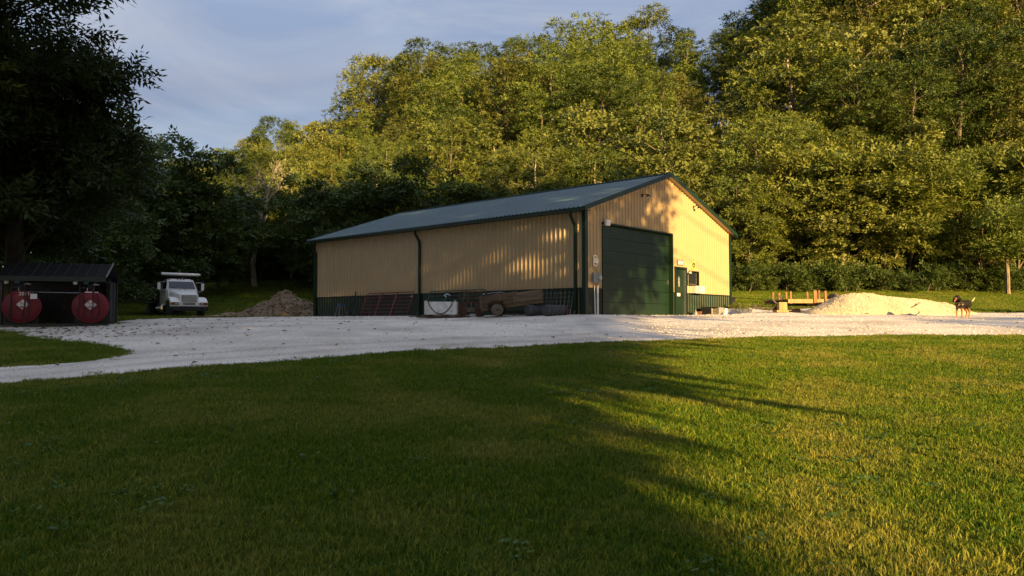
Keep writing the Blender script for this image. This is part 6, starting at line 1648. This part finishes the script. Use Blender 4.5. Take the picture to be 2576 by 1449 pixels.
# ------------------------------------------------------------------ the hound
def hound():
    q = ground_thing('dog', 'black and tan hound standing on the gravel facing the viewer, pale-tipped tail', 'dog', 2424, 27.9, R(-150))
    # local +x is forward (towards picture left and the viewer), z up
    mb = MB()
    mb.tube([(-0.36, 0, 0.50), (-0.28, 0, 0.52), (-0.10, 0, 0.50), (0.10, 0, 0.47), (0.24, 0, 0.48), (0.34, 0, 0.53)], [0.08, 0.130, 0.128, 0.165, 0.158, 0.10], 14)
    mb.tube([(0.26, 0, 0.52), (0.36, 0, 0.60), (0.41, 0.01, 0.68)], [0.105, 0.085, 0.075], 12)                       # neck
    mb.tube([(0.36, 0.02, 0.70), (0.43, 0.03, 0.715), (0.50, 0.04, 0.70), (0.58, 0.05, 0.665), (0.63, 0.055, 0.655)], [0.07, 0.100, 0.088, 0.056, 0.040], 12)   # head and muzzle
    for s_ in (-1, 1):
        mb.tube([(0.41, 0.02 + s_ * 0.075, 0.73), (0.415, 0.02 + s_ * 0.115, 0.67), (0.43, 0.02 + s_ * 0.115, 0.59), (0.44, 0.02 + s_ * 0.10, 0.555)], [0.026, 0.050, 0.046, 0.018], 8)
        fx = 0.30 if s_ < 0 else 0.24
        mb.tube([(0.24, s_ * 0.075, 0.46), (0.26, s_ * 0.085, 0.32), (fx - 0.01, s_ * 0.08, 0.19), (fx, s_ * 0.08, 0.05), (fx + 0.05, s_ * 0.08, 0.022)], [0.075, 0.046, 0.033, 0.028, 0.024], 9)
        hx = -0.33 if s_ < 0 else -0.22
        mb.tube([(-0.26, s_ * 0.07, 0.48), (hx + 0.08, s_ * 0.085, 0.33), (hx - 0.03, s_ * 0.08, 0.21), (hx + 0.01, s_ * 0.08, 0.05), (hx + 0.06, s_ * 0.08, 0.022)], [0.095, 0.060, 0.034, 0.028, 0.024], 9)
    mb.tube([(-0.36, 0, 0.54), (-0.46, 0, 0.57), (-0.58, 0.0, 0.61), (-0.70, 0, 0.69), (-0.78, 0, 0.77)], [0.034, 0.026, 0.022, 0.017, 0.008], 8)
    me = mb.mesh('body', dog_mat(), smooth=True)
    o = link_mesh('body', me, q)
    rm = o.modifiers.new('skin', 'REMESH'); rm.mode = 'VOXEL'; rm.voxel_size = 0.013; rm.use_smooth_shade = True
    sm_ = o.modifiers.new('relax', 'SMOOTH'); sm_.iterations = 3; sm_.factor = 0.5
    mb = MB(); mb.lathe([(0.012, -.01), (0.021, 0.0), (0.018, 0.014), (0.006, 0.02)], 10, (0.652, 0.058, 0.672), (1, 0.1, 0)); mb.build('nose', M['black'], q, smooth=True)
    mb = MB(); mb.tube([(0.60, 0.053, 0.628), (0.65, 0.058, 0.60), (0.655, 0.058, 0.575)], [0.018, 0.022, 0.012], 8); mb.build('tongue', pm('tongue', (0.55, 0.22, 0.20), rough=0.5), q, smooth=True)
    for s_ in (-1, 1): mb = MB(); mb.lathe([(0.004, 0.0), (0.011, 0.004), (0.004, 0.011)], 8, (0.508, 0.045 + s_ * 0.045, 0.745), (0.8, s_ * 0.6, 0.2)); mb.build('eye', M['black'], q, smooth=True)
def dog_mat():
    m, N, L, out = newmat('dog_coat')
    b = N.new('ShaderNodeBsdfPrincipled'); b.inputs['Roughness'].default_value = 0.75; b.inputs['Specular IOR Level'].default_value = 0.15; L.new(b.outputs[0], out.inputs[0])
    tc = N.new('ShaderNodeTexCoord'); sp = N.new('ShaderNodeSeparateXYZ'); L.new(tc.outputs['Object'], sp.inputs[0])
    nz = N.new('ShaderNodeTexNoise'); nz.inputs['Scale'].default_value = 16; nz.inputs['Detail'].default_value = 4; L.new(tc.outputs['Object'], nz.inputs['Vector'])
    def ramp(src, lo, hi):
        r = N.new('ShaderNodeMapRange'); r.inputs['From Min'].default_value = lo; r.inputs['From Max'].default_value = hi; L.new(src, r.inputs['Value']); return r.outputs[0]
    zn = N.new('ShaderNodeMath'); zn.operation = 'MULTIPLY_ADD'; zn.inputs[1].default_value = 0.10; L.new(nz.outputs['Fac'], zn.inputs[0]); L.new(sp.outputs['Z'], zn.inputs[2])
    tan = ramp(zn.outputs[0], 0.42, 0.33)
    c1 = N.new('ShaderNodeMixRGB'); c1.inputs['Color1'].default_value = (0.011, 0.008, 0.006, 1); c1.inputs['Color2'].default_value = (0.40, 0.20, 0.075, 1); L.new(tan, c1.inputs['Fac'])
    tail = ramp(sp.outputs['X'], -0.50, -0.60)
    c2 = N.new('ShaderNodeMixRGB'); c2.inputs['Color2'].default_value = (0.62, 0.56, 0.42, 1); L.new(tail, c2.inputs['Fac']); L.new(c1.outputs[0], c2.inputs['Color1'])
    # speckled chest and flank
    fx = ramp(sp.outputs['X'], 0.20, 0.32); fz = ramp(sp.outputs['Z'], 0.56, 0.50); n2 = ramp(nz.outputs['Fac'], 0.50, 0.60)
    m1 = N.new('ShaderNodeMath'); m1.operation = 'MULTIPLY'; L.new(fx, m1.inputs[0]); L.new(fz, m1.inputs[1])
    m2 = N.new('ShaderNodeMath'); m2.operation = 'MULTIPLY'; L.new(m1.outputs[0], m2.inputs[0]); L.new(n2, m2.inputs[1])
    c3 = N.new('ShaderNodeMixRGB'); c3.inputs['Color2'].default_value = (0.36, 0.26, 0.19, 1); L.new(m2.outputs[0], c3.inputs['Fac']); L.new(c2.outputs[0], c3.inputs['Color1'])
    mz = ramp(sp.outputs['X'], 0.56, 0.60)
    c4 = N.new('ShaderNodeMixRGB'); c4.inputs['Color2'].default_value = (0.20, 0.10, 0.05, 1); L.new(mz, c4.inputs['Fac']); L.new(c3.outputs[0], c4.inputs['Color1'])
    L.new(c4.outputs[0], b.inputs['Base Color'])
    return m
hound()
# ------------------------------------------------------------------ unseen trees, placed and shaped for the shade they throw on the yard
def shade_proto(name, seed, cb, rx=8.0, n=28): PROTO[name] = make_tree(name, seed, 30, rx, cb, M['leaf_green'], M['bark'], n_limb=n, n_sub=4, n_twig=60, per_twig=5, llen=0.62, crad=0.25, trunk_r=0.42, shape='oval')
shade_proto('shade_low', 81, 0.08, n=32)
def sun_xy(a, c): return 0.866 * a + 0.5 * c, 0.5 * a - 0.866 * c      # a across the sun's rays, c towards the sun
def crown_tree(seed, a0, c0, poly, label, edge=(), gaps=()):
    """unseen tall tree; leaf clumps fill poly (across, height), an outline shaped for its shadow"""
    rg_ = np.random.default_rng(seed)
    bx, by = sun_xy(a0, c0); bz = gz(bx, by)
    P_ = np.array(poly); lo, hi = P_.min(0), P_.max(0)
    cents, st = [], 1.5
    for j, zz in enumerate(np.arange(lo[1] + 0.6, hi[1], st * 0.86)):
        for aa in np.arange(lo[0], hi[0], st):
            a = aa + (j % 2) * st / 2 + rg_.uniform(-.3, .3); z = zz + rg_.uniform(-.3, .3)
            if poly_sd(P_, np.array(a), np.array(z)) < 0.6 or any(math.hypot(a - g[0], z - g[1]) < g[2] for g in gaps): continue
            c = c0 + rg_.uniform(-2.2, 2.2); x, y = sun_xy(a, c)
            cents.append((x - bx, y - by, z - bz))
    n_big = len(cents)
    for (a1, z1), (a2, z2) in zip(edge[:-1], edge[1:]):          # dense lower skirt, added for a crisp shadow edge
        for f_ in np.arange(0, 1, 0.42 / math.hypot(a2 - a1, z2 - z1)):
            for up_ in (0.55, 1.5):
                a = a1 + (a2 - a1) * f_; z = z1 + (z2 - z1) * f_ + up_ + rg_.uniform(-.08, .08); c = c0 + rg_.uniform(-1.5, 1.5); x, y = sun_xy(a, c)
                z += 0.2126 * (c - c0)
                cents.append((x - bx, y - by, z - bz))
    t_ = thing('unseen_shade_tree', label, 'tree', (bx, by, bz), 0, 'unseen trees behind the viewpoint')
    mb = MB(); top = max(c[2] for c in cents)
    mb.tube([(0, 0, -.3), (.1, 0, top * .3), (-.1, .1, top * .6), (0, 0, top * .95)], [.5, .4, .28, .06], 9, cap=False)
    for c in cents[:n_big:6]:
        s = Vector((0, 0, max(5.0, c[2] - 0.18 * math.hypot(c[0], c[1])))); e = Vector(c)
        mb.tube([s, s + (e - s) * 0.5 + Vector((0, 0, -0.3)), e], [.035, .028, .012], 5, cap=False)
    mb.build('trunk', M['bark'], t_, smooth=True)
    V, Q, A = leaves(rg_, cents, [1.2] * n_big + [0.55] * (len(cents) - n_big), np.zeros(2), 50, 5, 0.60, 0.5, 0.25, flat=0.9, density_var=0.3)
    link_mesh('crown', np_mesh('crown', V, Q, M['leaf_green'], A), t_)
def at_c(poly, c): return [(a, b - 0.2126 * (30 - c)) for a, b in poly]
LOW = [(-4, 5.4), (0.5, 6.1), (2.0, 7.1), (3.4, 8.0), (5.6, 8.75), (8.4, 9.6), (13.2, 11.0), (14.2, 12.0), (16.5, 12.6)]
GAPS = [(12.3, 19.4, 1.3), (16.85, 16.0, 1.25)]                  # holes made in the crowns to let sun patches onto the long wall
def gaps_at(c): return [(a, b - 0.2126 * (30 - c), r) for a, b, r in GAPS]
crown_tree(91, -0.5, 14.0, at_c([(a, b + 0.35) for a, b in LOW] + [(16.5, 36.5), (14, 40), (10.5, 45), (5, 46), (-4, 36)], 14), 'unseen very tall tree close behind the viewpoint, crown shaped to shade the lawn', at_c(LOW, 14), gaps_at(14))
crown_tree(93, 35.5, 5.0, at_c([(15.5, 11.8), (20, 13), (24.3, 15.3), (23.2, 17.8), (24.2, 21), (30, 23), (36, 25), (36, 28), (26, 29), (20, 33), (15.5, 37)], 5), 'unseen high-crowned tree right of the gravel yard, crown shaped to shade the barn', (), gaps_at(5))
SHADE = [  # across the sun, towards the sun, height, kind, width factor, label
    (26.8, 8.0, 6.0, 'broad_b', 2.4, 'unseen low round tree placed right of the gravel yard for its shadow'),  # out of view, placed so its shadow crosses the right gravel
    (-4.0, 46.0, 36.0, 'shade_low', 0.9, 'unseen huge leafy tree placed behind the viewpoint for its shade'),  # out of view, placed to keep the left side shaded
]
for i, (a, c, h, k, w, lab) in enumerate(SHADE):
    x, y = sun_xy(a, c)
    tree(k, x, y, h, 0.8 + i * 1.7, lab, 'unseen trees behind the viewpoint', 'unseen_shade_tree', wide=w)
label_alike()
